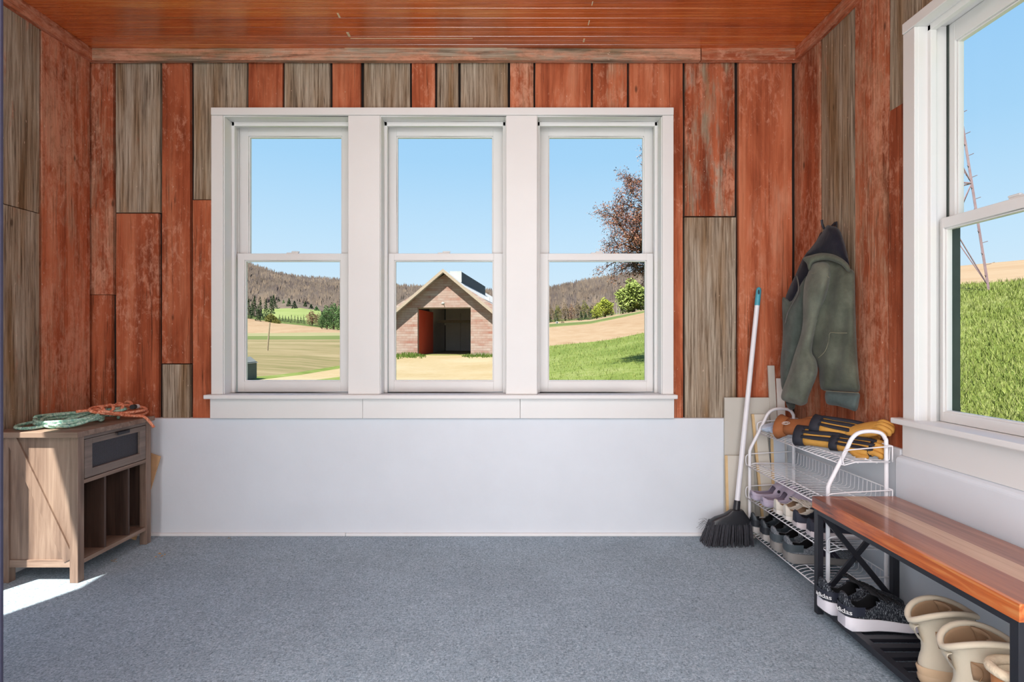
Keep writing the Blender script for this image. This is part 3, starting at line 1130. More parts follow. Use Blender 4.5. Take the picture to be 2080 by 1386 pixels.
sdm = siding('weathered_siding', (180, 110, 92), (194, 160, 146), (208, 190, 178), (220, 208, 198))
B = lambda r, g, b: OM('barn_%d_%d' % (r, g), (r - 12, g - 12, b - 12), (r, g, b), (min(r + 12, 255), min(g + 12, 255), min(b + 12, 255)), scale=.8)
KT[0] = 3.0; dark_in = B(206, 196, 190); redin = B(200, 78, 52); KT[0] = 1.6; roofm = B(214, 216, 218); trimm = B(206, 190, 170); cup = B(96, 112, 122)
root = thing('barn', 'weathered red barn with open doorway standing behind the gravel yard', 'barn', ap, -yaw)
S = 40 / F
x0, x1 = -108 * S, 106 * S     # wall edges
dx0, dx1 = -56 * S, 53.5 * S; dh = 97 * S
hap = 164 * S; sl = .835
he = hap - sl * 108 * S
L = 24.0
m = MB()
th = .2
m.add([(x0, 0, -.3), (dx0, 0, -.3), (dx0, 0, dh), (x0, 0, dh)], [(0, 1, 2, 3)])
m.add([(dx1, 0, -.3), (x1, 0, -.3), (x1, 0, dh), (dx1, 0, dh)], [(0, 1, 2, 3)])
ze = hap + sl * x0
m.add([(x0, 0, dh), (dx0, 0, dh), (dx1, 0, dh), (x1, 0, dh), (x1, 0, max(hap - sl * x1, dh)), (0, 0, hap), (x0, 0, max(ze, dh))], [(0, 1, 2, 3, 4, 5, 6)])
m.build('front_wall', sdm, root, solid=.14, offs=1)
m = MB()
m.box(x0 - .01, x0 + .12, .15, L, -.3, ze); m.box(x1 - .12, x1 + .01, .15, L, -.3, hap - sl * x1); m.box(x0, x1, L - .1, L, -.3, hap * .62)
m.build('side_walls', sdm, root)
m = MB()
ov = .64
for s in (-1, 1):
    e = s * 122 * S
    m.prism([(0, -ov, hap + .30), (e, -ov, hap + .30 - sl * abs(e)), (e, -ov, hap + .15 - sl * abs(e)), (0, -ov, hap + .15)], (0, L + ov, 0))
m.build('roof', roofm, root)
m = MB()
for s in (-1, 1):
    e = s * 122 * S
    m.prism([(0, -ov - .06, hap + .33), (e, -ov - .06, hap + .33 - sl * abs(e)), (e, -ov - .06, hap + .08 - sl * abs(e)), (0, -ov - .06, hap + .08)], (0, .06, 0))
m.build('rake_board', trimm, root)
m = MB(); m.box(.08, .86, 1.6, 13.5, hap - .5, hap + .40); c = m.build('roof_monitor', cup, root)  # dark body paints the shaded side, the pale end the lit face
m = MB(); m.box(.02, .9, 1.5, 1.6, hap - .4, hap + .42); m.build('monitor_end', B(220, 224, 222), c)
m = MB()
m.box(dx0 - .04, dx0 + .02, -.03, .1, -.2, dh); m.box(dx1 - .02, dx1 + .04, -.03, .1, -.2, dh); m.box(dx0, dx1, -.03, .3, dh - .07, dh + .05)
m.build('door_frame', trimm, root)
m = MB(); m.box(dx0 - .1, dx0 + .02, .15, 4.4, -.2, dh - .12); m.build('red_partition', redin, root)
m = MB()
m.box(dx0 - .5, dx0 - .1, .2, 8, 0, ze); m.box(dx0, dx1, 9, 9.2, -.2, dh + 1.4); m.box(dx1 + .2, dx1 + .4, .2, 9, -.2, dh + .6); m.box(dx0 - .3, dx0 - .1, 4.4, 9, -.2, dh + 1); m.box(dx0 - .2, dx1 + .3, .2, 9, dh + .8, dh + .9)
m.box(dx0 + 1.2, dx0 + 1.35, 8.7, 8.9, -.2, dh); m.box(dx0 + 2.4, dx0 + 2.55, 8.6, 8.8, -.2, dh); m.box(dx0 + 3.4, dx0 + 3.5, 8.7, 8.9, .8, dh)
m.build('dark_interior', dark_in, root)
m = MB(); m.box(dx0 + .2, dx1, 5, 5.2, dh - .95, dh - .72); m.build('tie_beam', B(150, 134, 112), root)
m = MB(); m.box(-.25, .2, -.03, .03, hap - 1.0, hap - .55); m.build('gable_vent', B(84, 92, 98), root)
lp = MB(); lp.tube([(-.1, 0, dh + .3), (-.1, -.2, dh + .42), (-.05, -.45, dh + .36)], .025, 6); lp.ell((-.05, -.45, dh + .26), .13, .13, .1, 10, 6); lp.box(-.2, -.02, -.05, 0, dh + .12, dh + .4)
lp.build('yard_lamp', B(206, 206, 200), root)
# weeds at the foot of the barn
gm = leafmat('green_weeds', (84, 112, 44), (112, 140, 62), (150, 172, 88))
wd = MB()
for i in range(1500):
    px = rnd.choice((rnd.uniform(792, 864), rnd.uniform(792, 864), rnd.uniform(938, 1010)))
    Y = 39.8 - abs(rnd.gauss(0, 1.5)) if px < 900 else 39.8 - abs(rnd.gauss(0, 1.0))
    X = (px - CX) * Y / F
    zb = row('C', px).z + (row('D', px).z - row('C', px).z) * (Y - interp(px, PX, ROWS['C'][1])) / (interp(px, PX, ROWS['D'][1]) - interp(px, PX, ROWS['C'][1]))
    h = rnd.uniform(.03, .14) + (.22 if rnd.random() < .25 else 0)
    h *= max(.15, math.sin(PI * ((px - 786) / 82 if px < 900 else (px - 934) / 82)) ** .8)
    w = rnd.uniform(.02, .05)
    q = rnd.uniform(-.12, .12)
    wd.add([(X - w, Y, zb - .03), (X + w, Y + .03, zb - .03), (X + q, Y, zb + h)], [(0, 1, 2)])
tag(wd.build('weeds', gm, recalc=False), 'green weeds growing along the foot of the barn wall', 'weeds', kind='stuff')

KT[0] = 1.6
# --- lattice tower by the right window
tx = P(1880, 575, 15.8); tx.z = 2.45
root = thing('windmill_tower', 'tall rusty lattice tower on the grass slope outside the side window', 'tower', tx, -math.atan(.755))
tm = OM('rusty_steel', (150, 124, 130), (176, 150, 156), (196, 176, 180), scale=3)
Ht = 11.0; wb = 1.35
m = MB(); br = MB(); pg = MB()
corners = [(1, 0), (0, 1), (-1, 0), (0, -1)]
def leg(c, z):
    k = wb * (1 - z / (Ht * 1.02))
    return Vector((c[0] * k, c[1] * k, z))
for c in corners:
    m = MB(); m.bar(leg(c, -.5), leg(c, Ht), .055, .055); m.build('leg', tm, root)
lv = [.05, 2.85, 5.2, 7.2, 8.9, 10.2]
for a, b in zip(lv, lv[1:]):
    for i in range(4):
        c, d = corners[i], corners[(i + 1) % 4]
        br.bar(leg(c, b), leg(d, b), .035, .035)
        br.bar(leg(c, a), leg(d, b), .02, .02)
        br.bar(leg(d, a), leg(c, b), .02, .02)
for i in range(34):
    z = .3 + i * .3
    p = leg((1, 0), z)
    s = 1 if i % 2 else -.35
    pg = MB(); pg.bar(p, p + Vector((.13 * s, -.10, .02)), .014, .014); pg.build('step_peg', tm, root)
br.build('braces', tm, root)
m = MB()
for k in range(18):
    a = 2 * PI * k / 18
    M4 = Matrix.Translation((0, -.5, Ht + .3)) @ Matrix.Rotation(a, 4, 'Y') @ Matrix.Rotation(.5, 4, 'Z')
    m.box(-.12, .12, -.01, .01, .35, 1.25, 0, M4)
m.build('wind_wheel', tm, root)

KT[0] = 1.2
# --- grass blades near the right windows
gb = MB()
for i in range(16000):
    if i % 4:
        px = rnd.uniform(1900, 2110)
    else:
        px = rnd.uniform(1090, 1330)
    t = rnd.random() ** (1.4 if i % 4 else 1.0)
    c = row('B', px).lerp(row('C', px), t)
    s = .9 + .4 * t
    h = rnd.uniform(.04, .11) * s
    w = rnd.uniform(.006, .014) * s
    a = rnd.uniform(0, PI)
    dx, dy = math.cos(a) * w, math.sin(a) * w
    gb.add([(c.x - dx, c.y - dy, c.z - .02), (c.x + dx, c.y + dy, c.z - .02), (c.x + rnd.uniform(-.06, .06), c.y + rnd.uniform(-.06, .06), c.z + h)], [(0, 1, 2)])
tag(gb.build('grass', leafmat('grass_blades', (132, 152, 66), (172, 188, 96), (212, 218, 142)), recalc=False), 'green grass blades on the lawn slope outside', 'grass', kind='stuff')

# ------------------------------------------------------------------ cabinet
CW = dict(stops=[(.30, lin(88, 70, 60)), (.45, lin(124, 102, 88)), (.58, lin(148, 126, 110)), (.74, lin(174, 154, 138))], rough=.55, bump=.12, knots=True)
M['cab_v'] = wood('cabinet_wood_upright', axis=2, **CW)
M['cab_x'] = wood('cabinet_wood_across', axis=0, **CW)
M['cab_y'] = wood('cabinet_wood_along', axis=1, **CW)
CWD = dict(stops=[(.30, lin(40, 27, 22)), (.45, lin(62, 45, 37)), (.58, lin(80, 60, 50)), (.74, lin(98, 78, 66))], rough=.6, bump=.12, knots=True)  # cabinet wood darkened to paint the shade inside the open slots
M['cab_in_shade'] = wood('cabinet_wood_inside_shade', axis=2, **CWD)
M['cab_front'] = wood('cabinet_wood_front', axis=1, stops=[(.30, lin(96, 84, 76)), (.5, lin(122, 109, 100)), (.72, lin(148, 134, 122))], rough=.55, bump=.1)


def mesh_mat():
    t = NT('black_wire_mesh')
    o = t.obj()
    s = t.n('ShaderNodeSeparateXYZ'); t.set(s.inputs[0], o)
    u = t.math('MULTIPLY', s.outputs[1], 1 / .0082)
    v = t.math('MULTIPLY', s.outputs[2], 1 / .0060)
    a = t.math('PINGPONG', t.math('ADD', u, v), .5)
    b = t.math('PINGPONG', t.math('SUBTRACT', u, v), .5)
    w = t.math('MINIMUM', a, b)
    c = t.mix(t.mapr(w, .05, .10), lin(104, 104, 114), lin(14, 14, 20))
    return t.principled(c, .5, .2, .4)


M['mesh'] = mesh_mat()
OC = Vector((-2.03, 2.655, 0))
cab = thing('record_cabinet', 'grey brown wooden cabinet with mesh drawer and open slots in the sunlit corner', 'cabinet', OC)
X0, X1, Y0, Y1, ZT_ = -2.20, -1.865, 2.41, 2.90, .629
m = MB(); m.box(-2.238, -1.853, 2.392, 2.914, .629, .653); m.build('cabinet_top', M['cab_x'], cab, bevel=.002, org=OC)
for (a, b) in ((X0, Y0), (X1 - .036, Y0), (X0, Y1 - .036), (X1 - .036, Y1 - .036)):
    m = MB(); m.box(a, a + .036, b, b + .036, 0, .629); m.build('leg', M['cab_v'], cab, bevel=.0015, org=OC)
for (ya, yb, near) in ((Y0 + .010, Y0 + .022, True), (Y1 - .022, Y1 - .010, False)):
    m = MB(); m.box(X0 + .03, X1 - .03, ya, yb, .095, .629)
    sp_ = m.build('side_panel', M['cab_v'] if near else M['cab_in_shade'], cab, org=OC)
    if near:
        q = MB()
        p0, p1 = Vector((-2.158, ya - .004, .628)), Vector((-1.905, ya - .004, .098))
        q.bar(p0, p1, .010, .046, up=(p1 - p0).cross(Vector((0, 1, 0))))
        q.build('diagonal_brace', M['cab_v'], sp_, bevel=.001, org=OC)
    m = MB(); m.box(X0 + .036, X1 - .036, ya - .006, yb, .066, .098); m.build('bottom_rail', M['cab_x'], cab, bevel=.001, org=OC)
m = MB(); m.box(X0 + .005, X0 + .012, Y0 + .03, Y1 - .03, .08, .629); m.build('back_panel', M['cab_in_shade'], cab, org=OC)
m = MB(); m.box(X0 + .012, X1 - .004, Y0 + .022, Y1 - .022, .072, .090); m.build('bottom_board', M['cab_y'], cab, org=OC)
m = MB(); m.box(X0 + .012, X1 - .002, Y0 + .022, Y1 - .022, .420, .437); m.build('shelf', M['cab_y'], cab, org=OC)
m = MB(); m.box(X1 - .03, X1 - .002, Y0 + .036, Y1 - .036, .614, .629); m.build('top_rail', M['cab_front'], cab, org=OC)
for yy in (2.582, 2.742):
    m = MB(); m.box(X0 + .012, X1 - .012, yy, yy + .013, .09, .42); m.build('divider', M['cab_in_shade'], cab, org=OC)
dy0, dy1, dz0, dz1 = Y0 + .040, Y1 - .040, .441, .611
m = MB()
m.box(X1 - .022, X1 - .001, dy0, dy0 + .045, dz0, dz1); m.box(X1 - .022, X1 - .001, dy1 - .045, dy1, dz0, dz1)
m.box(X1 - .022, X1 - .001, dy0 + .045, dy1 - .045, dz0, dz0 + .036); m.box(X1 - .022, X1 - .001, dy0 + .045, dy1 - .045, dz1 - .024, dz1)
m.box(X0 + .02, X1 - .024, dy0 + .01, dy1 - .01, dz0 + .004, dz0 + .012)
dr_ = m.build('drawer', M['cab_front'], cab, bevel=.0012, org=OC)
m = MB(); m.box(X1 - .016, X1 - .012, dy0 + .04, dy1 - .04, dz0 + .03, dz1 - .02); m.build('mesh_panel', M['mesh'], dr_, org=OC)
m = MB(); m.box(X1 - .004, X1 + .012, 2.640, 2.722, .609, .6125); m.box(X1 + .009, X1 + .012, 2.640, 2.722, .598, .6125); m.build('handle', M['black_metal'], dr_, bevel=.001, org=OC)

# ropes
def rope_mat(name, a, b, c, flecks):
    t = NT(name)
    o = t.obj()
    n_ = t.noise(o, 90, 3, .6)
    col = t.ramp(n_, [(.35, a), (.5, b), (.65, c)])
    f = t.noise(t.mul3(o, (1, 1, 1)), 160, 1, .4)
    col = t.mix(t.mapr(f, .66, .70), col, flecks)
    return t.principled(col, .8, 0, .3, t.bump(t.noise(o, 220, 2, .5), .8, .003))


rt = rope_mat('teal_rope', lin(120, 178, 158), lin(164, 208, 188), lin(204, 232, 216), lin(70, 110, 150))
ro = rope_mat('orange_rope', lin(196, 104, 70), lin(220, 136, 102), lin(238, 180, 150), lin(170, 70, 50))
rg = random.Random(8)


def coil(cx, cy, rx, ry, turns, z0, dz, rot=0.0, jit=.012):
    pts = []
    for i in range(int(turns * 10)):
        a = 2 * PI * i / 10
        x, y = rx * math.cos(a) * (1 + rg.uniform(-jit * 6, jit * 6)), ry * math.sin(a) * (1 + rg.uniform(-jit * 6, jit * 6))
        pts.append((cx + x * math.cos(rot) - y * math.sin(rot), cy + x * math.sin(rot) + y * math.cos(rot), z0 + dz * i / 10 + rg.uniform(0, .004)))
    return pts


r = .0072
tp = [(-1.95, 2.78, .662), (-2.00, 2.84, .664), (-2.10, 2.83, .664)] + coil(-2.075, 2.635, .125, .155, 2.6, .664, .010, .35) + \
     [(-2.20, 2.60, .672), (-2.215, 2.52, .664), (-2.17, 2.455, .662), (-2.10, 2.45, .662), (-2.05, 2.52, .672), (-2.02, 2.62, .692), (-1.985, 2.74, .705), (-1.94, 2.80, .705), (-1.925, 2.77, .70), (-1.97, 2.64, .692), (-1.98, 2.53, .672), (-2.03, 2.475, .663), (-2.10, 2.50, .68), (-2.14, 2.60, .694), (-2.06, 2.72, .697), (-1.96, 2.66, .70), (-1.935, 2.56, .678), (-1.97, 2.49, .664), (-2.04, 2.468, .676)]
m = MB(); m.tube(smoothpath(tp, 6), r, 8)
tag(m.build('rope', rt, smooth=True), 'loosely coiled pale green rope on the cabinet top', 'rope')
op = [(-2.02, 2.60, .715), (-1.96, 2.68, .716)] + [(-1.965 + .028 * math.cos(2 * PI * k / 6), 2.66 + .011 * k, .712 + .018 * math.sin(2 * PI * k / 6)) for k in range(22)] + \
     [(-1.92, 2.90, .69), (-1.885, 2.90, .675), (-1.885, 2.82, .668), (-1.92, 2.70, .690), (-1.96, 2.62, .712), (-1.985, 2.66, .726), (-1.95, 2.80, .722), (-1.90, 2.885, .700), (-1.872, 2.86, .690), (-1.90, 2.74, .690), (-1.955, 2.645, .705), (-1.93, 2.66, .708), (-1.90, 2.74, .680), (-1.872, 2.80, .667), (-1.845, 2.815, .661), (-1.82, 2.82, .634), (-1.802, 2.825, .606)]
m = MB(); m.tube(smoothpath(op, 5), r, 8)
orp = m.build('rope', ro, smooth=True)
tag(orp, 'orange rope with wound hitch, its end hanging over the cabinet edge', 'rope')
m = MB(); m.tube([(-1.895, 2.80, .712), (-1.90, 2.826, .711)], .0125, 10); m.build('black_sleeve', plain('rubber', lin(30, 30, 32), .6), orp)
m = MB(); m.tube([(-1.900, 2.828, .711), (-1.906, 2.856, .709)], .0118, 10); m.build('white_tag', plain('white_label', lin(220, 220, 220), .6), orp)

# cardboard behind the cabinet
cb = plain('cardboard', lin(206, 164, 122), .85, .08, 12)
m = MB()
q = [P(251, 902, 2.965), P(326, 928, 2.965), P(275, 1098, 2.93), P(200, 1072, 2.93)]
dz = -min(p.z for p in q)
m.prism([p + Vector((0, 0, max(0, dz))) if False else p for p in q], (0, .005, 0))
tag(m.build('cardboard_sheet', cb), 'tan cardboard sheet poking out between the cabinet and the white wall', 'cardboard')

# crumbs on the carpet
cm = plain('dry_leaf', lin(176, 140, 84), .9)
for i, (px, py, lab) in enumerate(((233, 1144, 'dry leaf crumb on the carpet nearest the front of the cabinet'), (326, 1133, 'larger dry leaf crumb on the carpet out from the cabinet'), (467, 1098, 'tiny dry leaf crumb on the carpet near the baseboard'))):
    Y = F * CH / (py - CY)
    p = Vector(((px - CX) * Y / F, Y, 0))
    m = MB()
    for k in range(5):
        a = rg.uniform(0, PI); s = rg.uniform(.005, .013) * (.6 if i == 2 else 1)
        c = p + Vector((rg.uniform(-.018, .018), rg.uniform(-.012, .012), .006 + .002 * k))
        d = Vector((math.cos(a), math.sin(a), .15)) * s
        e = Vector((-math.sin(a), math.cos(a), .1)) * s * .5
        m.add([c - d, c + e, c + d, c - e + Vector((0, 0, .004))], [(0, 1, 2, 3)])
    tag(m.build('leaf_crumb', cm, recalc=False), lab, 'leaf')

# ------------------------------------------------------------------ broom
bp = plain('black_plastic', lin(36, 37, 42), .38, .1, 30)
wp = plain('white_handle', (.82, .81, .84, 1), .3, .02)
OB = Vector((1.10, 2.86, 0))
bro = thing('broom', 'white handled angle broom with black bristles leaning in the corner', 'broom', OB)
ht, hb = Vector((1.304, 2.965, 1.235)), Vector((1.158, 2.885, .14))
dirh = (ht - hb).normalized()
m = MB(); m.tube([hb + dirh * .03, ht], .0125, 14); m.build('handle', wp, bro, smooth='auto', org=OB)
m = MB(); m.tube([ht - dirh * .005, ht + dirh * .075, ht + dirh * .088, ht + dirh * .094], [.0138, .0138, .011, .004], 14)
gr = m.build('grip_cap', plain('teal_plastic', lin(76, 160, 180), .4), bro, smooth='auto', org=OB)
m = MB(); c = ht + dirh * .066 + Vector((-.004, -.0125, 0)); m.ell(c, .005, .004, .014, 10, 6); m.build('hang_hole', plain('dark_hole_plastic', lin(36, 60, 70), .6), gr, smooth=True, org=OB)
m = MB()
m.tube([hb - dirh * .045, hb + dirh * .075, hb + dirh * .08], [.020, .0165, .0145], 14)
rings = []
for (z, xa, xb, d) in ((.108, 1.015, 1.228, .030), (.122, 1.020, 1.226, .029), (.138, 1.044, 1.216, .025), (.154, 1.092, 1.204, .021), (.176, 1.125, 1.188, .018)):
    cx = (xa + xb) / 2; w = (xb - xa) / 2
    rings.append([(cx + w * math.copysign(abs(math.cos(a)) ** .4, math.cos(a)), 2.870 + d * math.copysign(abs(math.sin(a)) ** .6, math.sin(a)), z) for a in [2 * PI * j / 24 for j in range(24)]])
m.loft(rings); m.build('broom_head', bp, bro, smooth='auto', org=OB)
m = MB()
for i in range(520):
    u = rg.uniform(-1, 1); v = rg.uniform(-1, 1)
    top = Vector((1.122 + .100 * u, 2.868 + .024 * v, .122))
    far = 1.0 if rg.random() < .985 else 1.12
    bot = Vector((1.104 + .124 * u * far + rg.uniform(-.003, .003), 2.864 + .048 * v + rg.uniform(-.01, .01), rg.uniform(.001, .006)))
    mid = top.lerp(bot, .5) 
    m.tube([top, mid, bot], [.0022, .002, .0014], 4, cap=False)
for i in range(14):
    a = Vector((1.03, 2.86, .10)); b = Vector((rg.uniform(.955, .99), rg.uniform(2.84, 2.9), rg.uniform(.03, .13)))
    m.tube([a, a.lerp(b, .6) + Vector((0, 0, .02)), b], .0007, 3, cap=False)
bs = m.build('bristles', plain('black_bristles', lin(58, 58, 64), .4, .45, 90), bro, org=OB); bs['kind'] = 'stuff'

# ------------------------------------------------------------------ boards leaning in the corner
pg_ = plain('primed_board', lin(196, 192, 182), .6, .03, 3)
pw_ = plain('white_board', lin(226, 222, 216), .55, .03, 3)
pc_ = plain('cream_board', lin(214, 208, 196), .6, .03, 3)
pb_ = plain('bluish_white_board', lin(200, 206, 214), .55, .03, 3)
te_ = plain('raw_wood_edge', lin(216, 184, 136), .7, .08, 20)


def lean(name, label, q, yb, yt, mat, thick=.012, edge=None):
    """q: corner pixels TL, TR, BR, BL"""
    pts = []
    for i, (px, py) in enumerate(q):
        pts.append(P(px, py, yt if i < 2 else yb))
    for i in (2, 3):
        pts[i].z = .002
    m = MB(); m.prism(pts, (0, thick, 0)); o = m.build(name, mat)
    tag(o, label, 'board', None)
    if edge:
        m = MB()
        e = .012
        dx = Vector((-e, .001, 0))
        m.prism([pts[0] + dx, pts[0], pts[3], pts[3] + dx], (0, thick - .002, 0))
        m.build('edge', edge, o)
    return o


lean('leaning_board', 'wide grey white board behind the broom handle, tallest wide board of the corner', [(1472, 808), (1563, 808), (1563, 1098), (1472, 1098)], 2.975, 2.985, pg_, .012)
lean('leaning_board', 'shorter pale board with raw tan edge standing in front of the wide board', [(1478, 926), (1530, 926), (1534, 1100), (1482, 1100)], 2.948, 2.958, plain('warm_board', lin(206, 200, 188), .6, .03, 3), .012, te_)
lean('trim_strip', 'cream trim strip with tan edge tilted against the wide board', [(1532, 842), (1554, 842), (1580, 1100), (1556, 1100)], 2.938, 2.958, pc_, .012, te_)
lean('trim_strip', 'narrow beige strip rising highest among the corner boards', [(1560, 743), (1573, 743), (1590, 1096), (1576, 1096)], 2.962, 2.985, pg_, .010)
lean('trim_strip', 'bright white strip standing next to the narrow beige strip', [(1578, 769), (1592, 769), (1606, 1098), (1590, 1098)], 2.950, 2.972, pw_, .010)
lean('trim_strip', 'bluish white strip with tan edge behind the upper rack shelf', [(1570, 862), (1592, 862), (1600, 1100), (1577, 1100)], 2.925, 2.938, pb_, .010, te_)

# ------------------------------------------------------------------ wire shoe rack
RX0, RX1, RYN, RYF = 1.240, 1.468, 2.190, 2.908
OR_ = Vector(((RX0 + RX1) / 2, (RYN + RYF) / 2, 0))
rack = thing('shoe_rack', 'white wire shoe rack of four shelves between the corner boards and bench', 'shoe rack', OR_)
WM = M['white_metal']
for yy in (RYN, RYF):
    m = MB()
    pts = [(RX0, yy, 0), (RX0, yy, .20), (RX0, yy, .44), (RX0 + .003, yy, .478), (RX0 + .02, yy, .515), (RX0 + .075, yy, .625), (RX0 + .092, yy, .660), (RX0 + .115, yy, .682), (RX0 + .145, yy, .690), (RX1 - .05, yy, .690), (RX1 - .02, yy, .683), (RX1 - .004, yy, .662), (RX1, yy, .63), (RX1, yy, .40), (RX1, yy, .2), (RX1, yy, 0)]
    m.tube(smoothpath(pts, 3), .0078, 10)
    m.build('end_frame', WM, rack, smooth='auto', org=OR_)


def wire_shelf(z, xf):
    m = MB()
    yn, yf = RYN - .018, RYF + .018
    xb = RX1 + .012
    R = .0026
    m.tube([(xf, yn, z - .012), (xf, yf, z - .012)], R, 6)
    m.tube([(xf + .055, yn, z - .003), (xf + .055, yf, z - .003)], R, 6)
    m.tube([(xb - .06, yn, z - .003), (xb - .06, yf, z - .003)], R, 6)
    m.tube([(xb, yn, z + .062), (xb, yf, z + .062)], R, 6)
    for i in range(27):
        y = yn + (yf - yn) * (i + .5) / 27
        m.tube([(xf, y, z - .012), (xf + .02, y, z - .004), (xf + .045, y, z), (xb - .012, y, z), (xb - .002, y, z + .008), (xb, y, z + .062)], .0016, 5, cap=False)
    for y in (yn, yf):
        m.tube(smoothpath([(xf, y, z - .012), (xf - .004, y, z + .004), (xf - .004, y, z + .030), (xf + .006, y, z + .044), (xf + .05, y, z + .050), (xb - .02, y, z + .060), (xb, y, z + .062)], 3), R, 6)
        m.tube([(xf, y, z - .012), (xf + .045, y, z), (xb - .01, y, z)], R, 6)
        m.tube([(xb, y, z + .062), (xb, y, z)], R, 6)
    return m.build('wire_shelf', WM, rack, smooth=True, org=OR_)


for z, xf in ((.068, RX0 - .008), (.236, RX0 - .008), (.404, RX0 - .008), (.574, RX0 + .052)):
    wire_shelf(z, xf)

# ------------------------------------------------------------------ bench
BS = dict(rough=.30, coat=.35, bump=.06)
bw1 = wood('bench_wood_red', [(.3, lin(88, 38, 18)), (.46, lin(140, 72, 40)), (.6, lin(166, 96, 58)), (.76, lin(188, 124, 82))], axis=1, **BS)
bw2 = wood('bench_wood_pale', [(.3, lin(150, 104, 74)), (.46, lin(190, 146, 112)), (.6, lin(210, 172, 140)), (.76, lin(226, 192, 162))], axis=1, **BS)
bw3 = wood('bench_wood_brown', [(.3, lin(92, 52, 36)), (.46, lin(136, 84, 62)), (.6, lin(164, 110, 84)), (.76, lin(188, 138, 112))], axis=1, **BS)
bwe = wood('bench_wood_edge', [(.36, lin(92, 36, 12)), (.46, lin(176, 80, 26)), (.56, lin(206, 106, 40)), (.68, lin(226, 156, 88))], axis=1, scale=1.3, **BS)
QX0, QX1, QY0, QY1 = 1.165, 1.487, 1.283, 2.166
OQ = Vector(((QX0 + QX1) / 2, (QY0 + QY1) / 2, 0))
ben = thing('bench', 'wooden plank bench with black metal frame under the side window', 'bench', OQ)
m = MB()
strips = [(QX0, QX0 + .012, 3), (QX0 + .012, QX0 + .118, 0), (QX0 + .118, QX0 + .205, 1), (QX0 + .205, QX0 + .262, 2), (QX0 + .262, QX1, 2)]
for a, b, mi in strips:
    m.box(a, b, QY0, QY1, .401, .443, mi)
m.build('seat', [bw1, bw2, bw3, bwe], ben, org=OQ, recalc=True)
BM_ = M['black_metal']
tb_ = .024
for xx in (QX0 + .004, QX1 - .004 - tb_):
    for yy in (QY0 + .006, QY1 - .006 - tb_):
        m = MB(); m.box(xx, xx + tb_, yy, yy + tb_, .0, .401); m.build('leg', BM_, ben, bevel=.0015, org=OQ)
for xx in (QX0 + .004, QX1 - .004 - tb_):
    for (za, zb) in ((.383, .401), (.030, .052)):
        m = MB(); m.box(xx, xx + tb_, QY0 + .03, QY1 - .03, za, zb); m.build('rail', BM_, ben, bevel=.001, org=OQ)
for yy in (QY0 + .006, QY1 - .006 - tb_):
    for (za, zb) in ((.383, .401), (.030, .052)):
        m = MB(); m.box(QX0 + .028, QX1 - .028, yy, yy + tb_, za, zb); m.build('end_rail', BM_, ben, bevel=.001, org=OQ)
    yc = yy + tb_ / 2
    for (p0, p1, o) in (((QX0 + .024, yc, .385), (QX1 - .024, yc, .052), -.005), ((QX1 - .024, yc, .385), (QX0 + .024, yc, .052), .005)):
        m = MB(); m.bar(Vector(p0) + Vector((0, o, 0)), Vector(p1) + Vector((0, o, 0)), .010, .020, up=(0, 0, 1)); m.build('cross_brace', BM_, ben, org=OQ)
yy = QY0 + .05
while yy < QY1 - .05:
    m = MB(); m.box(QX0 + .028, QX1 - .028, yy, yy + .028, .038, .050); m.build('shelf_slat', BM_, ben, bevel=.001, org=OQ)
    yy += .0535
SHZ = .0525

# ------------------------------------------------------------------ footwear
def W(name, col, rough=.7, **k): return plain(name, lin(*col), rough, **k)


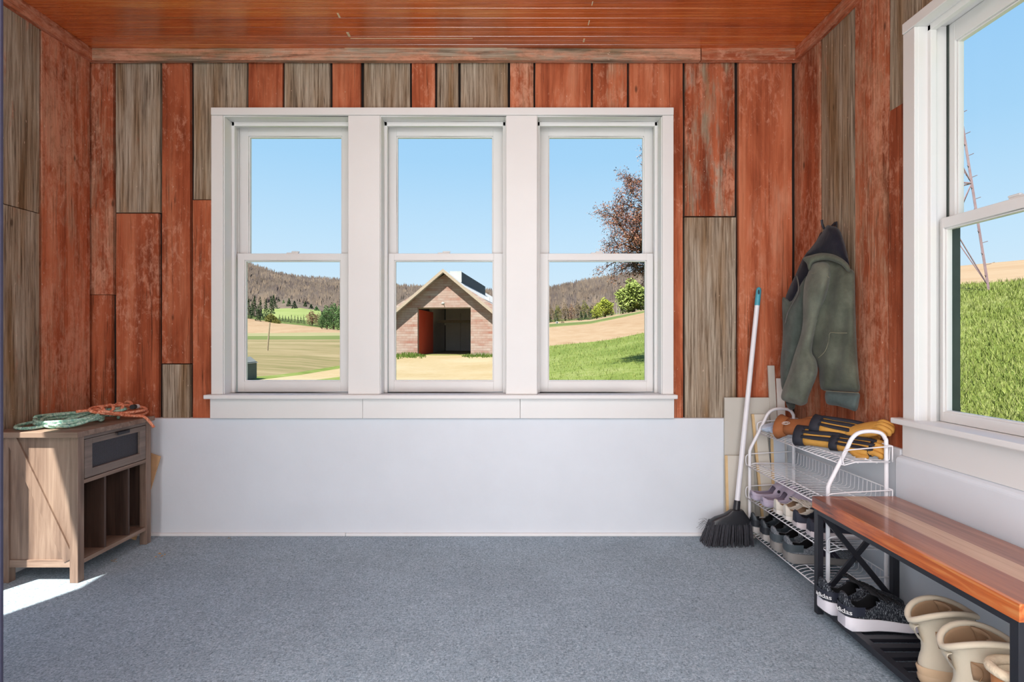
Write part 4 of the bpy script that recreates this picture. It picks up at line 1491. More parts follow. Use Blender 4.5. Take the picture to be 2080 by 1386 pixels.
def shoe(name, label, loc, rz, L, mats, W_=1.0, collar=None, open_t=(.035, .40), sole_h=(.034, .027, .020), Hk=1.0, group=None, laces=True, counter=None, cat='shoe', tongue=True, strap=False, H_pts=None, rx=0.0, text=None, stripes=None, zoff=0.0, mirror=1):
    root = thing(name, label, cat, loc, rz, group)
    root.rotation_euler = (rx, 0, rz)
    k = L / .29
    wt = [0, .03, .08, .2, .35, .5, .65, .8, .9, .96, 1]
    ww = [.018, .028, .034, .037, .035, .039, .047, .046, .037, .024, .008]
    Hx, Hv = H_pts or ([0, .04, .12, .25, .36, .5, .65, .8, .92, 1], [.102, .104, .082, .074, .096, .086, .068, .054, .044, .030])
    sh = lambda t: interp(t, [0, .5, 1], [q * k for q in sole_h])
    bot = lambda t: interp(t, [0, .06, .7, 1], [.008 * k, 0, 0, .014 * k])
    wf = lambda t: interp(t, wt, ww) * k * W_
    Hf = lambda t: max(interp(t, Hx, Hv) * k * Hk, sh(t) + .006)
    bend = lambda t: mirror * .010 * k * math.sin(PI * t)     # slight inward curve
    ts = [0, .012, .03, .06, .1, .15, .2, .25, .3, .35, .4, .46, .52, .6, .68, .76, .83, .89, .93, .965, .985, 1]
    # sole
    m = MB(); rings = []
    for t in ts:
        w = wf(t) + .004 * k
        z0, z1 = bot(t), sh(t)
        x = t * L * 1.0
        pr = [(-w * .9, z0), (-w, z0 + .004), (-w * 1.02, (z0 + z1) / 2), (-w * .97, z1), (w * .97, z1), (w * 1.02, (z0 + z1) / 2), (w, z0 + .004), (w * .9, z0)]
        rings.append([(x, y + bend(t), z) for y, z in pr])
    m.loft(rings); m.build('sole', mats['sole'], root, smooth='auto')
    # upper
    n = 24
    ring = []
    for t in ts:
        w, z0, H = wf(t), sh(t) - .003, Hf(t)
        rr = []
        for j in range(n + 1):
            a = PI * j / n
            ca, sa = math.cos(a), math.sin(a)
            e = interp(t, [0, .4, .7, 1], [.5, .55, .75, .9])
            rr.append((t * L, math.copysign(abs(ca) ** e, ca) * w + bend(t), z0 + (H - z0) * abs(sa) ** .8))
        ring.append(rr)
    vs = [v for r_ in ring for v in r_]
    fs = []
    for i in range(len(ts) - 1):
        tm = (ts[i] + ts[i + 1]) / 2
        for j in range(n):
            if open_t[0] < tm < open_t[1]:
                edge = interp(tm, [open_t[0], open_t[0] + .03, open_t[1] - .08, open_t[1]], [9, 5, 5, 8])
                if edge <= j < n - edge: continue
            q = (i * (n + 1) + j, i * (n + 1) + j + 1, (i + 1) * (n + 1) + j + 1, (i + 1) * (n + 1) + j)
            fs.append(q)
    fs.append(tuple(range(n + 1)))
    m = MB(); m.add(vs, fs)
    m.build('upper', [mats['upper'], mats['lining']], root, smooth='auto', solid=.0045 * k, solid_mat=1)
    # insole
    m = MB()
    tin = [t for t in ts if .01 < t < .62]
    a = [(t * L, wf(t) * .86 + bend(t), sh(t) + .004) for t in tin]
    b = [(t * L, -wf(t) * .86 + bend(t), sh(t) + .004) for t in tin]
    m.loft([a, b], closed=False, cap=False); m.build('insole', mats['lining'], root, recalc=False)
    if tongue:
        m = MB(); rings = []
        for t, w, dz in ((.30, .026, .018), (.36, .028, .012), (.44, .028, .004), (.52, .024, -.002)):
            rings.append([(t * L, w * k * u + bend(t), Hf(max(t, .36)) + dz * k - .008 * k * u * u) for u in (-1, -.5, 0, .5, 1)])
        m.loft(rings, closed=False, cap=False); m.build('tongue', mats.get('tongue', mats['lining']), root, smooth=True, solid=.005 * k)
    if laces:
        m = MB()
        for i in range(5):
            t = .42 + i * .045
            pts = []
            for u in (-1, -.6, 0, .6, 1):
                pts.append((t * L + (.006 if i % 2 else -.006) * u, u * .022 * k + bend(t), Hf(t) + .004 * k - .009 * k * u * u))
            m.tube(smoothpath(pts, 3), .0026 * k, 6)
        for s in (-1, 1):
            m.tube(smoothpath([(.40 * L, 0, Hf(.4) + .008 * k), (.37 * L, s * .03 * k, Hf(.4) + .012 * k), (.43 * L, s * .045 * k, Hf(.4) - .006 * k), (.42 * L, s * .01, Hf(.42) + .006 * k)], 4), .0024 * k, 6)
        m.build('laces', mats.get('laces', mats['lining']), root, smooth=True)
    if counter is not None:
        m = MB()
        rings = []
        for zf in (0.0, .35, .7, 1.0):
            rr = []
            for j in range(19):
                th = -PI * .62 + PI * 1.24 * j / 18
                t_ = .16 - .165 * math.cos(th) if abs(th) < PI / 2 else .16 + .1 * (abs(th) - PI / 2)
                t_ = max(t_, 0)
                w = wf(t_)
                y = math.copysign(w, th) if abs(th) > .45 else w * math.sin(th) / math.sin(.45)
                z = sh(0) + (.004 + .030 * zf) * k
                rr.append((t_ * L - .0045 if abs(th) < .9 else t_ * L, y * 1.05 + bend(t_), z))
            rings.append(rr)
        m.loft(rings, closed=False, cap=False)
        hc = m.build('heel_counter', counter, root, smooth=True, recalc=False)
    if strap:
        m = MB()
        pts = [(.50 * L, -wf(.5) * 1.0 + bend(.5), .056 * k), (.58 * L, -wf(.58) * .8, .088 * k), (.64 * L, -wf(.6) * .45, .100 * k), (.67 * L, 0, .102 * k), (.64 * L, wf(.6) * .45, .100 * k), (.58 * L, wf(.58) * .8, .088 * k), (.50 * L, wf(.5) + bend(.5), .056 * k)]
        sm = smoothpath(pts, 4)
        m.loft([[p + Vector((0, 0, -.006)), p + Vector((.004, 0, .0)), p + Vector((0, 0, .006)), p + Vector((-.004, 0, 0))] for p in sm]); m.build('strap', mats['upper'], root, smooth='auto')
        for s in (-1, 1):
            m = MB(); m.ell((.50 * L, s * (wf(.5) + .002) + bend(.5), .055 * k), .008, .005, .008, 12, 6); m.build('rivet', W('rivet', (34, 30, 44)), root, smooth=True)
    if stripes is not None:
        for i in range(3):
            m = MB()
            for s in (-1,):
                rr = []
                for zf in (0, .35, .7, 1):
                    t0_ = .50 + i * .075 - zf * .085
                    w = wf(t0_)
                    z0 = sh(t0_) + .002; zz = z0 + (Hf(t0_) - z0) * zf * .72
                    yo = w * (1.0 - .30 * zf ** 2.2) + .0035
                    rr.append([(t0_ * L - .008, s * yo + bend(t0_), zz), (t0_ * L + .010, s * yo + bend(t0_), zz)])
                m.loft(rr, closed=False, cap=False)
            m.build('side_stripe', stripes, root, recalc=False, solid=.002, offs=0)
    if text is not None:
        cu = bpy.data.curves.new('heel_lettering', 'FONT')
        cu.body = text; cu.size = .021 * k; cu.extrude = .0008; cu.align_x = 'CENTER'; cu.resolution_u = 3
        cu.space_character = .92
        ob = bpy.data.objects.new('tmp', cu); COL.objects.link(ob)
        dg = bpy.context.evaluated_depsgraph_get(); dg.update()
        me = bpy.data.meshes.new_from_object(ob.evaluated_get(dg))
        bpy.data.objects.remove(ob)
        for v in me.vertices:
            # wrap round the heel: text runs from the outer side to the back
            th = (v.co.x / (.034 * k)) + TXT_TH
            R_ = .0432 * k * W_
            cx_ = .034 * k
            x = cx_ - (R_ + v.co.z) * math.cos(th)
            y = -(R_ + v.co.z) * math.sin(th)
            v.co = (x, y + bend(.05), sh(0) + .010 * k + v.co.y)
        me.materials.append(W('white_lettering', (236, 236, 236), .6))
        o = bpy.data.objects.new('heel_lettering', me); COL.objects.link(o); o.parent = root
    return root


TXT_TH = .42
def knit(name, a, b, c, st=(60, 60, 300)):
    t = NT(name)
    o = t.obj()
    f = t.noise(t.mul3(o, st), 1, 3, .7, .4)
    col = t.ramp(f, [(.40, lin(*a)), (.54, lin(*b)), (.66, lin(*c))])
    return t.principled(col, .85, 0, .2, t.bump(f, .4, .002))


blk = W('black_fabric', (22, 22, 26), .8)
kn = knit('speckled_black_knit', (24, 26, 32), (48, 52, 60), (150, 156, 162), (420, 420, 110))
wsole = W('white_foam_sole', (226, 222, 228), .55, var=.02)
navyc = W('dark_heel_counter', (38, 42, 56), .5)
ms = {'sole': wsole, 'upper': kn, 'lining': blk, 'laces': blk, 'tongue': blk}
shoe('sneaker', 'black speckled knit sneaker with white sole, farther of the pair on bench shelf', (1.140, 2.060, SHZ), .02, .305, ms, Hk=1.12, sole_h=(.046, .034, .024), counter=navyc, text='adidas', group='black speckled sneakers', mirror=-1, W_=1.06)
shoe('sneaker', 'black speckled knit sneaker with white sole, nearer the tan boots on bench shelf', (1.148, 1.945, SHZ), -.03, .305, ms, Hk=1.12, sole_h=(.046, .034, .024), counter=navyc, text='adidas', group='black speckled sneakers', W_=1.06)

# rack tier 3: clogs, white pair, navy pair
lav = W('lavender_foam', (176, 166, 184), .6, var=.03)
lavd = W('lavender_footbed', (150, 138, 158), .7, var=.05, scale=60)
mc = {'sole': lav, 'upper': lav, 'lining': lavd}
ch = ([0, .04, .12, .25, .40, .46, .55, .68, .82, .93, 1], [.052, .054, .048, .044, .050, .078, .094, .088, .066, .046, .03])
Z3 = .238
for yy, dx, lab in ((2.845, -.005, 'lavender foam clog at the far end of the third shelf'), (2.735, .0, 'lavender foam clog next to the cream canvas shoes on the third shelf')):
    shoe('clog', lab, (1.225 + dx, yy, Z3), -.05, .25, mc, W_=1.12, open_t=(.03, .455), sole_h=(.030, .026, .022), laces=False, tongue=False, strap=True, H_pts=ch, group='lavender clogs', cat='clog')
cr = W('cream_canvas', (214, 208, 196), .75, var=.05, scale=60)
crs = W('cream_rubber', (224, 218, 210), .55, var=.03)
crl = W('tan_insole', (176, 148, 122), .8, var=.1)
mw = {'sole': crs, 'upper': cr, 'lining': crl, 'laces': cr, 'tongue': cr}
wh = ([0, .04, .12, .25, .36, .5, .65, .8, .92, 1], [.078, .080, .062, .054, .070, .070, .060, .050, .040, .028])
for yy, lab in ((2.605, 'cream canvas shoe beside the lavender clogs on the third shelf'), (2.515, 'cream canvas shoe beside the navy shoes on the third shelf')):
    shoe('canvas_shoe', lab, (1.228, yy, Z3), -.04, .255, mw, W_=.95, H_pts=wh, sole_h=(.028, .022, .018), group='cream canvas shoes')
nv = W('navy_canvas', (44, 48, 62), .8, var=.1, scale=60)
ns = W('pale_rubber', (214, 204, 206), .55, var=.03)
mn = {'sole': ns, 'upper': nv, 'lining': W('navy_lining', (36, 38, 48), .85), 'laces': nv, 'tongue': nv}
for yy, lab in ((2.418, 'navy canvas shoe beside the cream shoes on the third shelf'), (2.305, 'navy canvas shoe at the bench end of the third shelf')):
    shoe('canvas_shoe', lab, (1.225, yy, Z3), -.02, .275, mn, W_=1.02, H_pts=wh, sole_h=(.030, .024, .02), group='navy canvas shoes')
# tier 4: dark pair, grey pair
Z4 = .070
dkm = W('charcoal_leather', (58, 66, 72), .5, var=.15, scale=40)
gs = W('warm_grey_sole', (176, 172, 168), .6, var=.04)
md = {'sole': gs, 'upper': dkm, 'lining': W('dark_lining', (34, 34, 38), .85), 'laces': W('grey_laces', (70, 72, 76), .8), 'tongue': dkm}
for yy, lab in ((2.848, 'charcoal sneaker at the broom end of the bottom shelf'), (2.735, 'charcoal sneaker second along the bottom shelf, beside a grey sneaker')):
    shoe('sneaker', lab, (1.225, yy, Z4), -.03, .28, md, H_pts=None, sole_h=(.036, .028, .02), counter=W('black_heel', (40, 44, 50), .45), group='charcoal sneakers')
gk = knit('grey_mesh_knit', (92, 96, 102), (124, 130, 136), (150, 154, 158), (200, 200, 200))
mg = {'sole': W('grey_foam_sole', (140, 136, 132), .65, var=.04), 'upper': gk, 'lining': W('black_lining', (26, 24, 28), .85), 'laces': W('grey_laces_light', (120, 124, 130), .8), 'tongue': gk}
for yy, lab in ((2.605, 'grey mesh sneaker beside the charcoal pair on the bottom shelf'), (2.480, 'grey mesh sneaker with dark side stripes nearest the bench on the bottom shelf')):
    shoe('sneaker', lab, (1.215, yy, Z4), -.06, .31, mg, sole_h=(.044, .032, .024), W_=1.12, counter=W('slate_heel_patch', (70, 80, 86), .6), stripes=W('dark_stripe', (42, 36, 52), .6), group='grey sneakers')


# boots -------------------------------------------------------------
sue = W('sand_suede', (206, 194, 172), .85, var=.05, scale=14, bump=.2, sheen=.1)
sued = W('tan_leather_panel', (160, 130, 100), .7, var=.08, scale=14)
bsole = W('tan_rubber', (196, 168, 136), .6, var=.04)


def boot(label, loc, rz, tilt, mirror=1):
    root = thing('boot', label, 'boot', loc, rz, 'sand suede boots')
    root.rotation_euler = (tilt[0], tilt[1], rz)
    lev = [(.026, .000, .292, .046), (.045, -.003, .290, .047), (.062, .000, .276, .046), (.076, .004, .238, .043), (.088, .008, .190, .040), (.100, .010, .160, .037), (.114, .010, .142, .036), (.130, .008, .134, .036), (.146, .005, .134, .037), (.162, .001, .138, .040), (.178, -.005, .145, .044), (.194, -.012, .151, .049), (.206, -.019, .155, .053)]
    n = 28

    def ringat(z, xb, xf, hw, grow=0.0, rim=False):
        rr = []
        for j in range(n):
            th = 2 * PI * j / n
            ca, sa = math.cos(th), math.sin(th)
            cx = (xb + xf) / 2; hx = (xf - xb) / 2 + grow
            long_ = (xf - xb) > .2
            x = cx + hx * ca
            u = (ca + 1) / 2
            wmul = (.80 + .26 * math.sin(PI * min(1, u * .95 + .1)) ** 1.0) if long_ else 1.0
            e = .75 if long_ else .9
            y = math.copysign(abs(sa) ** e, sa) * (hw * wmul + grow)
            zz = z
            if rim:
                zz += -.026 * max(0, -ca) ** 1.2 * (1 - .75 * abs(sa)) + .014 * abs(sa) ** 2 - .012 * max(0, ca) ** 3
            rr.append((x, y, zz))
        return rr
    rings = [ringat(*q, rim=(i >= len(lev) - 2)) for i, q in enumerate(lev)]
    m = MB(); m.loft(rings, True, False); m.build('shaft', [sue, sued], root, smooth=True, solid=.006, solid_mat=1)
    m = MB(); m.loft([ringat(0, .0, .292, .044), ringat(.006, -.004, .297, .049), ringat(.020, -.006, .297, .050), ringat(.028, -.003, .294, .048)]); m.build('sole', bsole, root, smooth='auto')
    m = MB(); m.loft([ringat(.028, -.004, .294, .0485), ringat(.044, -.007, .120, .0478)][:1] + [ringat(.046, -.008, .293, .0495), ringat(.052, -.005, .288, .047)], True, False); m.build('foxing_band', W('suede_band', (206, 176, 142), .8, var=.05), root, smooth=True)
    # padded collar
    top = ringat(lev[-1][0], lev[-1][1], lev[-1][2], lev[-1][3], rim=True)
    m = MB(); m.tube([Vector(p) for p in top], .0085, 8, closed=True); m.build('padded_collar', sue, root, smooth=True)
    # pull tab at the heel
    m = MB()
    pts = smoothpath([(.008, 0, .120), (-.002, 0, .138), (-.012, 0, .152), (-.012, 0, .164), (-.002, 0, .168)], 4)
    m.loft([[p + Vector((0, -.013, 0)), p + Vector((-.0015, -.013, .002)), p + Vector((-.0015, .013, .002)), p + Vector((0, .013, 0))] for p in pts]); m.build('pull_tab', sue, root, smooth='auto')
    # darker quarter panels on both sides, heel overlay seam
    for s in (-1, 1):
        m = MB(); rr = []
        for (z, xb, xf, hw) in lev[6:10]:
            cx, hx = (xb + xf) / 2, (xf - xb) / 2
            rr.append([(cx + (hx + .002) * math.cos(t_), s * (hw + .0025) * abs(math.sin(t_)) ** .9, z) for t_ in [PI * (.36 + .34 * q / 8) for q in range(9)]])
        m.loft(rr, closed=False, cap=False); m.build('side_panel', sued, root, smooth=True, recalc=False, solid=.0025, offs=0)
        m = MB()
        seam = smoothpath([(.028, s * .0405, .164), (.048, s * .0415, .150), (.054, s * .0395, .130), (.046, s * .0385, .108), (.060, s * .042, .088), (.09, s * .049, .064)], 5)
        m.tube(seam, .0014, 5); m.build('seam', W('seam_thread', (150, 116, 84), .8), root)
    # tongue folded inside and laces in front
    m = MB(); rr = []
    for (z, xo) in ((.10, .122), (.14, .112), (.18, .106), (.210, .098), (.222, .090)):
        rr.append([(xo - .022 * (1 - math.cos(a)), .036 * math.sin(a), z) for a in [-1.5 + 3.0 * q / 8 for q in range(9)]])
    m.loft(rr, closed=False, cap=False); m.build('tongue', sued, root, smooth=True, solid=.007)
    m = MB()
    for i in range(6):
        z = .088 + i * .019
        x = interp(z, [q[0] for q in lev], [q[2] for q in lev])
        m.tube(smoothpath([(x - .022, -.030, z), (x + .004, -.012, z + .006), (x + .004, .012, z + .006), (x - .022, .030, z)], 3), .0028, 6)
    m.build('laces', W('dark_brown_laces', (70, 50, 44), .7), root, smooth=True)
    return root


boot('sand suede boot beside the black sneakers on the bench shelf', (1.192, 1.628, SHZ), -.10, (-.02, -.05))
boot('sand suede boot between the other boot and the tan slippers on the bench shelf', (1.172, 1.492, SHZ), -.16, (.02, -.02))

# shearling slippers --------------------------------------------------
tanl = W('chestnut_suede', (196, 132, 84), .85, var=.06, scale=16)
fle = W('cream_fleece', (232, 214, 184), .95, var=.08, scale=50, bump=.9, bscale=90)


def slipper(label, loc, rz):
    root = thing('slipper', label, 'slipper', loc, rz, 'tan shearling slippers')
    n = 28
    lev = [(.018, 0, .262, .046), (.04, -.006, .262, .050), (.065, -.006, .250, .050), (.09, -.003, .215, .049), (.120, .0, .165, .048), (.155, .0, .125, .046), (.188, -.002, .115, .047)]

    def ringat(z, xb, xf, hw):
        return [((xb + xf) / 2 + (xf - xb) / 2 * math.cos(2 * PI * j / n), math.copysign(abs(math.sin(2 * PI * j / n)) ** .8, math.sin(2 * PI * j / n)) * hw, z) for j in range(n)]
    m = MB(); m.loft([ringat(*q) for q in lev], True, False); m.build('upper', [tanl, fle], root, smooth=True, solid=.010, solid_mat=1)
    m = MB(); m.loft([ringat(0, 0, .26, .046), ringat(.004, -.006, .266, .051), ringat(.018, -.006, .266, .051)]); m.build('sole', W('beige_sole', (214, 186, 150), .7), root, smooth='auto')
    top = ringat(*lev[-1])
    m = MB(); m.tube([Vector(p) * 1.0 + Vector((0, 0, .004)) for p in top], .013, 8, closed=True); m.build('fleece_collar', fle, root, smooth=True)
    m = MB(); m.ell((.06, 0, .05), .05, .04, .02, 14, 8); m.build('fleece_insole', fle, root, smooth=True)
    return root


slipper('tan shearling slipper next to the boots at the near end of the bench shelf', (1.180, 1.362, SHZ), -.04)

# ------------------------------------------------------------------ jacket on its hook
EYE = Vector((0, 0, CH))


def jplane(px, py):
    """distance Y of the jacket's main surface behind a pixel: hangs obliquely off the side wall, its top drawn in to the hook"""
    u = (px - CX) / F
    # plane through (1.500, 2.42) and (1.352, 2.86): X = 1.5 - .148 t ; Y = 2.42 + .44 t
    t = (1.500 - u * 2.42) / (u * .44 + .148)
    Y = 2.42 + .44 * t
    Y += .075 * max(0.0, min(1.0, (600 - py) / 130.0)) ** 1.3
    return Y


def resample(poly, step):
    out = []
    n = len(poly)
    for i in range(n):
        a, b = Vector(poly[i]), Vector(poly[(i + 1) % n])
        k = max(1, int((b - a).length / step))
        for j in range(k):
            out.append(a.lerp(b, j / k))
    return out


def puff(name, poly, parent, mats, H=.05, R=25.0, off=0.0, back=.3, step=5.0, fold=None, org=None, smoothp=True, base=jplane):
    """cloth piece with the outline poly (pixels), puffed up by H metres towards the room, R px edge roll"""
    if smoothp:
        sp = smoothpath([(p[0], p[1], 0) for p in poly], 4, closed=True)
        poly = [(p.x, p.y) for p in sp]
    out = resample([Vector(p) for p in poly], step)
    xs = [p.x for p in out]; ys = [p.y for p in out]
    n = len(out)
    A = np.array([(p.x, p.y) for p in out]); Bq = np.roll(A, -1, 0)

    def inside(x, y):
        c = False
        j = n - 1
        for i in range(n):
            if (A[i, 1] > y) != (A[j, 1] > y) and x < (A[j, 0] - A[i, 0]) * (y - A[i, 1]) / (A[j, 1] - A[i, 1]) + A[i, 0]:
                c = not c
            j = i
        return c

    def dist(x, y):
        d = Bq - A
        tt = np.clip(((x - A[:, 0]) * d[:, 0] + (y - A[:, 1]) * d[:, 1]) / np.maximum((d * d).sum(1), 1e-9), 0, 1)
        return float(np.sqrt(((A + d * tt[:, None] - np.array((x, y))) ** 2).sum(1)).min())
    pts = list(out)
    y = min(ys) + step * .5
    row_ = 0
    while y < max(ys):
        x = min(xs) + (step * .5 if row_ % 2 else 0)
        while x < max(xs):
            if inside(x, y) and dist(x, y) > step * .55:
                pts.append(Vector((x, y)))
            x += step
        y += step * .87
        row_ += 1
    res = delaunay_2d_cdt([Vector((p.x, p.y)) for p in pts], [], [tuple(range(n))], 1, 1e-5)
    V, faces = res[0], res[2]
    fv, bv, edge = [], [], []
    for p in V:
        d = dist(p.x, p.y)
        q = min(d / R, 1.0)
        h = H * math.sqrt(max(0, 1 - (1 - q) ** 2))
        if fold: h += fold(p.x, p.y) * min(1, d / 12)
        b = P(p.x, p.y, base(p.x, p.y))
        dr = (b - EYE).normalized()
        fv.append(b - dr * (off + h))
        bv.append(b - dr * (off - back * h - .002))
        edge.append(d < step * .3)
    m = MB()
    o1 = m.add(fv, faces)
    m.add(bv, [tuple(reversed(f)) for f in faces])
    # join the rims
    from collections import Counter
    ec = Counter()
    for f in faces:
        for i in range(len(f)):
            ec[tuple(sorted((f[i], f[(i + 1) % len(f)])))] += 1
    N = len(fv)
    for (a, b), c in ec.items():
        if c == 1:
            m.f.append((a, b, b + N, a + N)); m.m.append(0)
    return m.build(name, mats, parent, smooth=True, org=org)


def Z(pts): return [(1560 + x / 3.382, 440 + y / 3.381) for x, y in pts]


def canvas(name, a, b, c, bump=.25):
    t = NT(name)
    o = t.obj()
    big = t.noise(o, 9, 4, .6)
    f = t.noise(o, 500, 2, .5)
    col = t.ramp(t.math('ADD', t.math('MULTIPLY', big, .8), t.math('MULTIPLY', f, .2)), [(.34, lin(*a)), (.5, lin(*b)), (.66, lin(*c))])
    h = t.math('ADD', t.noise(t.mul3(o, (14, 14, 5)), 1, 4, .55, .6), t.math('MULTIPLY', f, .08))
    return t.principled(col, .9, 0, .15, t.bump(h, bump, .02), sheen=.15)


olv = canvas('olive_canvas', (66, 70, 60), (84, 88, 76), (102, 106, 92))
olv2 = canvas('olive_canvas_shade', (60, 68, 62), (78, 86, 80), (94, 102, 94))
lng = canvas('black_fleece_lining', (18, 18, 26), (26, 26, 36), (36, 36, 46))
rib = canvas('dark_rib_knit', (36, 38, 36), (50, 52, 48), (66, 68, 62))
OJ = Vector((1.47, 2.60, .75))
jk = thing('jacket', 'olive canvas work jacket with black hood lining hanging on the side wall hook', 'jacket', OJ)
fold1 = lambda x, y: .010 * math.sin(x * .16 + y * .03) + .006 * math.sin(x * .07 - y * .05)
fold2 = lambda x, y: .008 * math.sin(y * .075 + x * .05) + .005 * math.sin(x * .2 - y * .02)
puff('back_panel', Z([(352, 290), (430, 282), (515, 305), (556, 350), (592, 384), (598, 480), (600, 620), (606, 800), (616, 1000), (625, 1110), (628, 1200), (560, 1205), (470, 1200), (395, 1196), (362, 1180), (352, 1110), (346, 1040), (300, 960), (270, 800), (300, 560), (330, 400)]), jk, olv, .070, 30, .0, fold=fold1, org=OJ)
puff('lining', Z([(372, 108), (330, 170), (258, 262), (232, 300), (190, 398), (150, 480), (118, 566), (120, 640), (150, 650), (175, 600), (215, 520), (250, 470), (300, 420), (380, 350), (420, 260)]), jk, lng, .030, 18, -.03, org=OJ)
puff('front_panel', Z([(98, 568), (128, 566), (164, 574), (205, 500), (236, 440), (275, 400), (270, 560), (250, 760), (215, 940), (170, 1080), (130, 1190), (96, 1185), (84, 1070), (88, 960), (98, 880), (102, 760)]), jk, olv2, .050, 22, -.015, fold=fold1, org=OJ)
puff('sleeve', Z([(300, 330), (345, 308), (400, 312), (430, 345), (431, 430), (405, 540), (362, 650), (335, 760), (308, 870), (303, 935), (330, 985), (342, 1050), (332, 1105), (302, 1180), (277, 1245), (268, 1282), (228, 1300), (180, 1288), (130, 1275), (92, 1250), (100, 1190), (140, 1080), (180, 950), (225, 810), (240, 700), (240, 560), (252, 450), (272, 395)]), jk, canvas('olive_canvas_sleeve_lit', (78, 82, 70), (98, 102, 90), (116, 120, 106)), .085, 18, .050, fold=fold2, org=OJ)  # lighter copy of the olive canvas, light painted onto the sleeve
puff('cuff', Z([(122, 1272), (150, 1282), (186, 1288), (182, 1318), (158, 1330), (135, 1312)]), jk, rib, .03, 8, .05, org=OJ)
puff('hood', Z([(404, 62), (440, 66), (472, 74), (500, 108), (530, 200), (548, 270), (558, 340), (530, 320), (480, 290), (430, 268), (370, 264), (300, 276), (244, 300), (258, 258), (318, 190), (370, 112)]), jk, lng, .055, 20, .030, step=4, org=OJ)
puff('hood_trim', Z([(238, 286), (300, 264), (370, 250), (450, 260), (510, 290), (552, 328), (566, 372), (548, 380), (505, 335), (450, 310), (400, 300), (340, 308), (305, 328), (290, 374), (276, 362), (266, 325)]), jk, olv, .028, 7, .075, step=3.5, org=OJ)
puff('hem_band', Z([(398, 1200), (470, 1204), (560, 1210), (626, 1214), (626, 1270), (606, 1336), (550, 1322), (480, 1302), (402, 1284)]), jk, canvas('teal_grey_canvas', (66, 78, 76), (82, 94, 92), (98, 108, 104)), .045, 12, .018, org=OJ)


def jline(name, zpts, mat, r, off):
    pts = []
    for (x, y) in Z(zpts):
        b = P(x, y, jplane(x, y)); d = (b - EYE).normalized()
        pts.append(b - d * off)
    m = MB(); m.tube(smoothpath(pts, 4), r, 5); m.build(name, mat, jk, smooth=True, org=OJ)


thr = W('tan_stitching', (140, 136, 112), .8)
jline('zipper', [(196, 405), (210, 470), (204, 530), (172, 590), (136, 660), (117, 740)], W('zip_tape', (86, 84, 80), .6), .0035, .042)
jline('pocket_seam', [(543, 800), (480, 800), (426, 800), (418, 850), (392, 925), (344, 972)], thr, .0012, .083)
jline('shoulder_seam', [(300, 392), (350, 385), (390, 398), (420, 420)], thr, .0010, .121)
jline('hem_seam', [(385, 1196), (450, 1202), (540, 1208), (624, 1212)], thr, .0012, .064)
hk = MB()
hp = P(1699, 466, F * 0 + 2.62)
hw_ = Vector((1.535, 2.645, 1.60))
hk.box(1.530, 1.537, 2.636, 2.654, 1.575, 1.606)
hk.tube(smoothpath([(1.53, 2.645, 1.60), (1.50, 2.640, 1.575), (1.475, 2.632, 1.570), (1.462, 2.628, 1.590), (1.458, 2.626, 1.612)], 4), .0055, 8)
ho = hk.build('coat_hook', M['black_metal'], smooth='auto')
tag(ho, 'dark metal coat hook on the grey board above the jacket', 'hook')

# ------------------------------------------------------------------ gloves and cloth on the top shelf
yl = W('yellow_leather', (206, 152, 70), .7, var=.1, scale=30, bump=.2)
ylp = W('pale_yellow_leather', (214, 176, 112), .7, var=.08, scale=30, bump=.2)
bkf = W('black_glove_fabric', (36, 38, 48), .75, var=.15, scale=50)
brl = W('brown_duck_canvas', (158, 96, 54), .75, var=.12, scale=24, bump=.2)


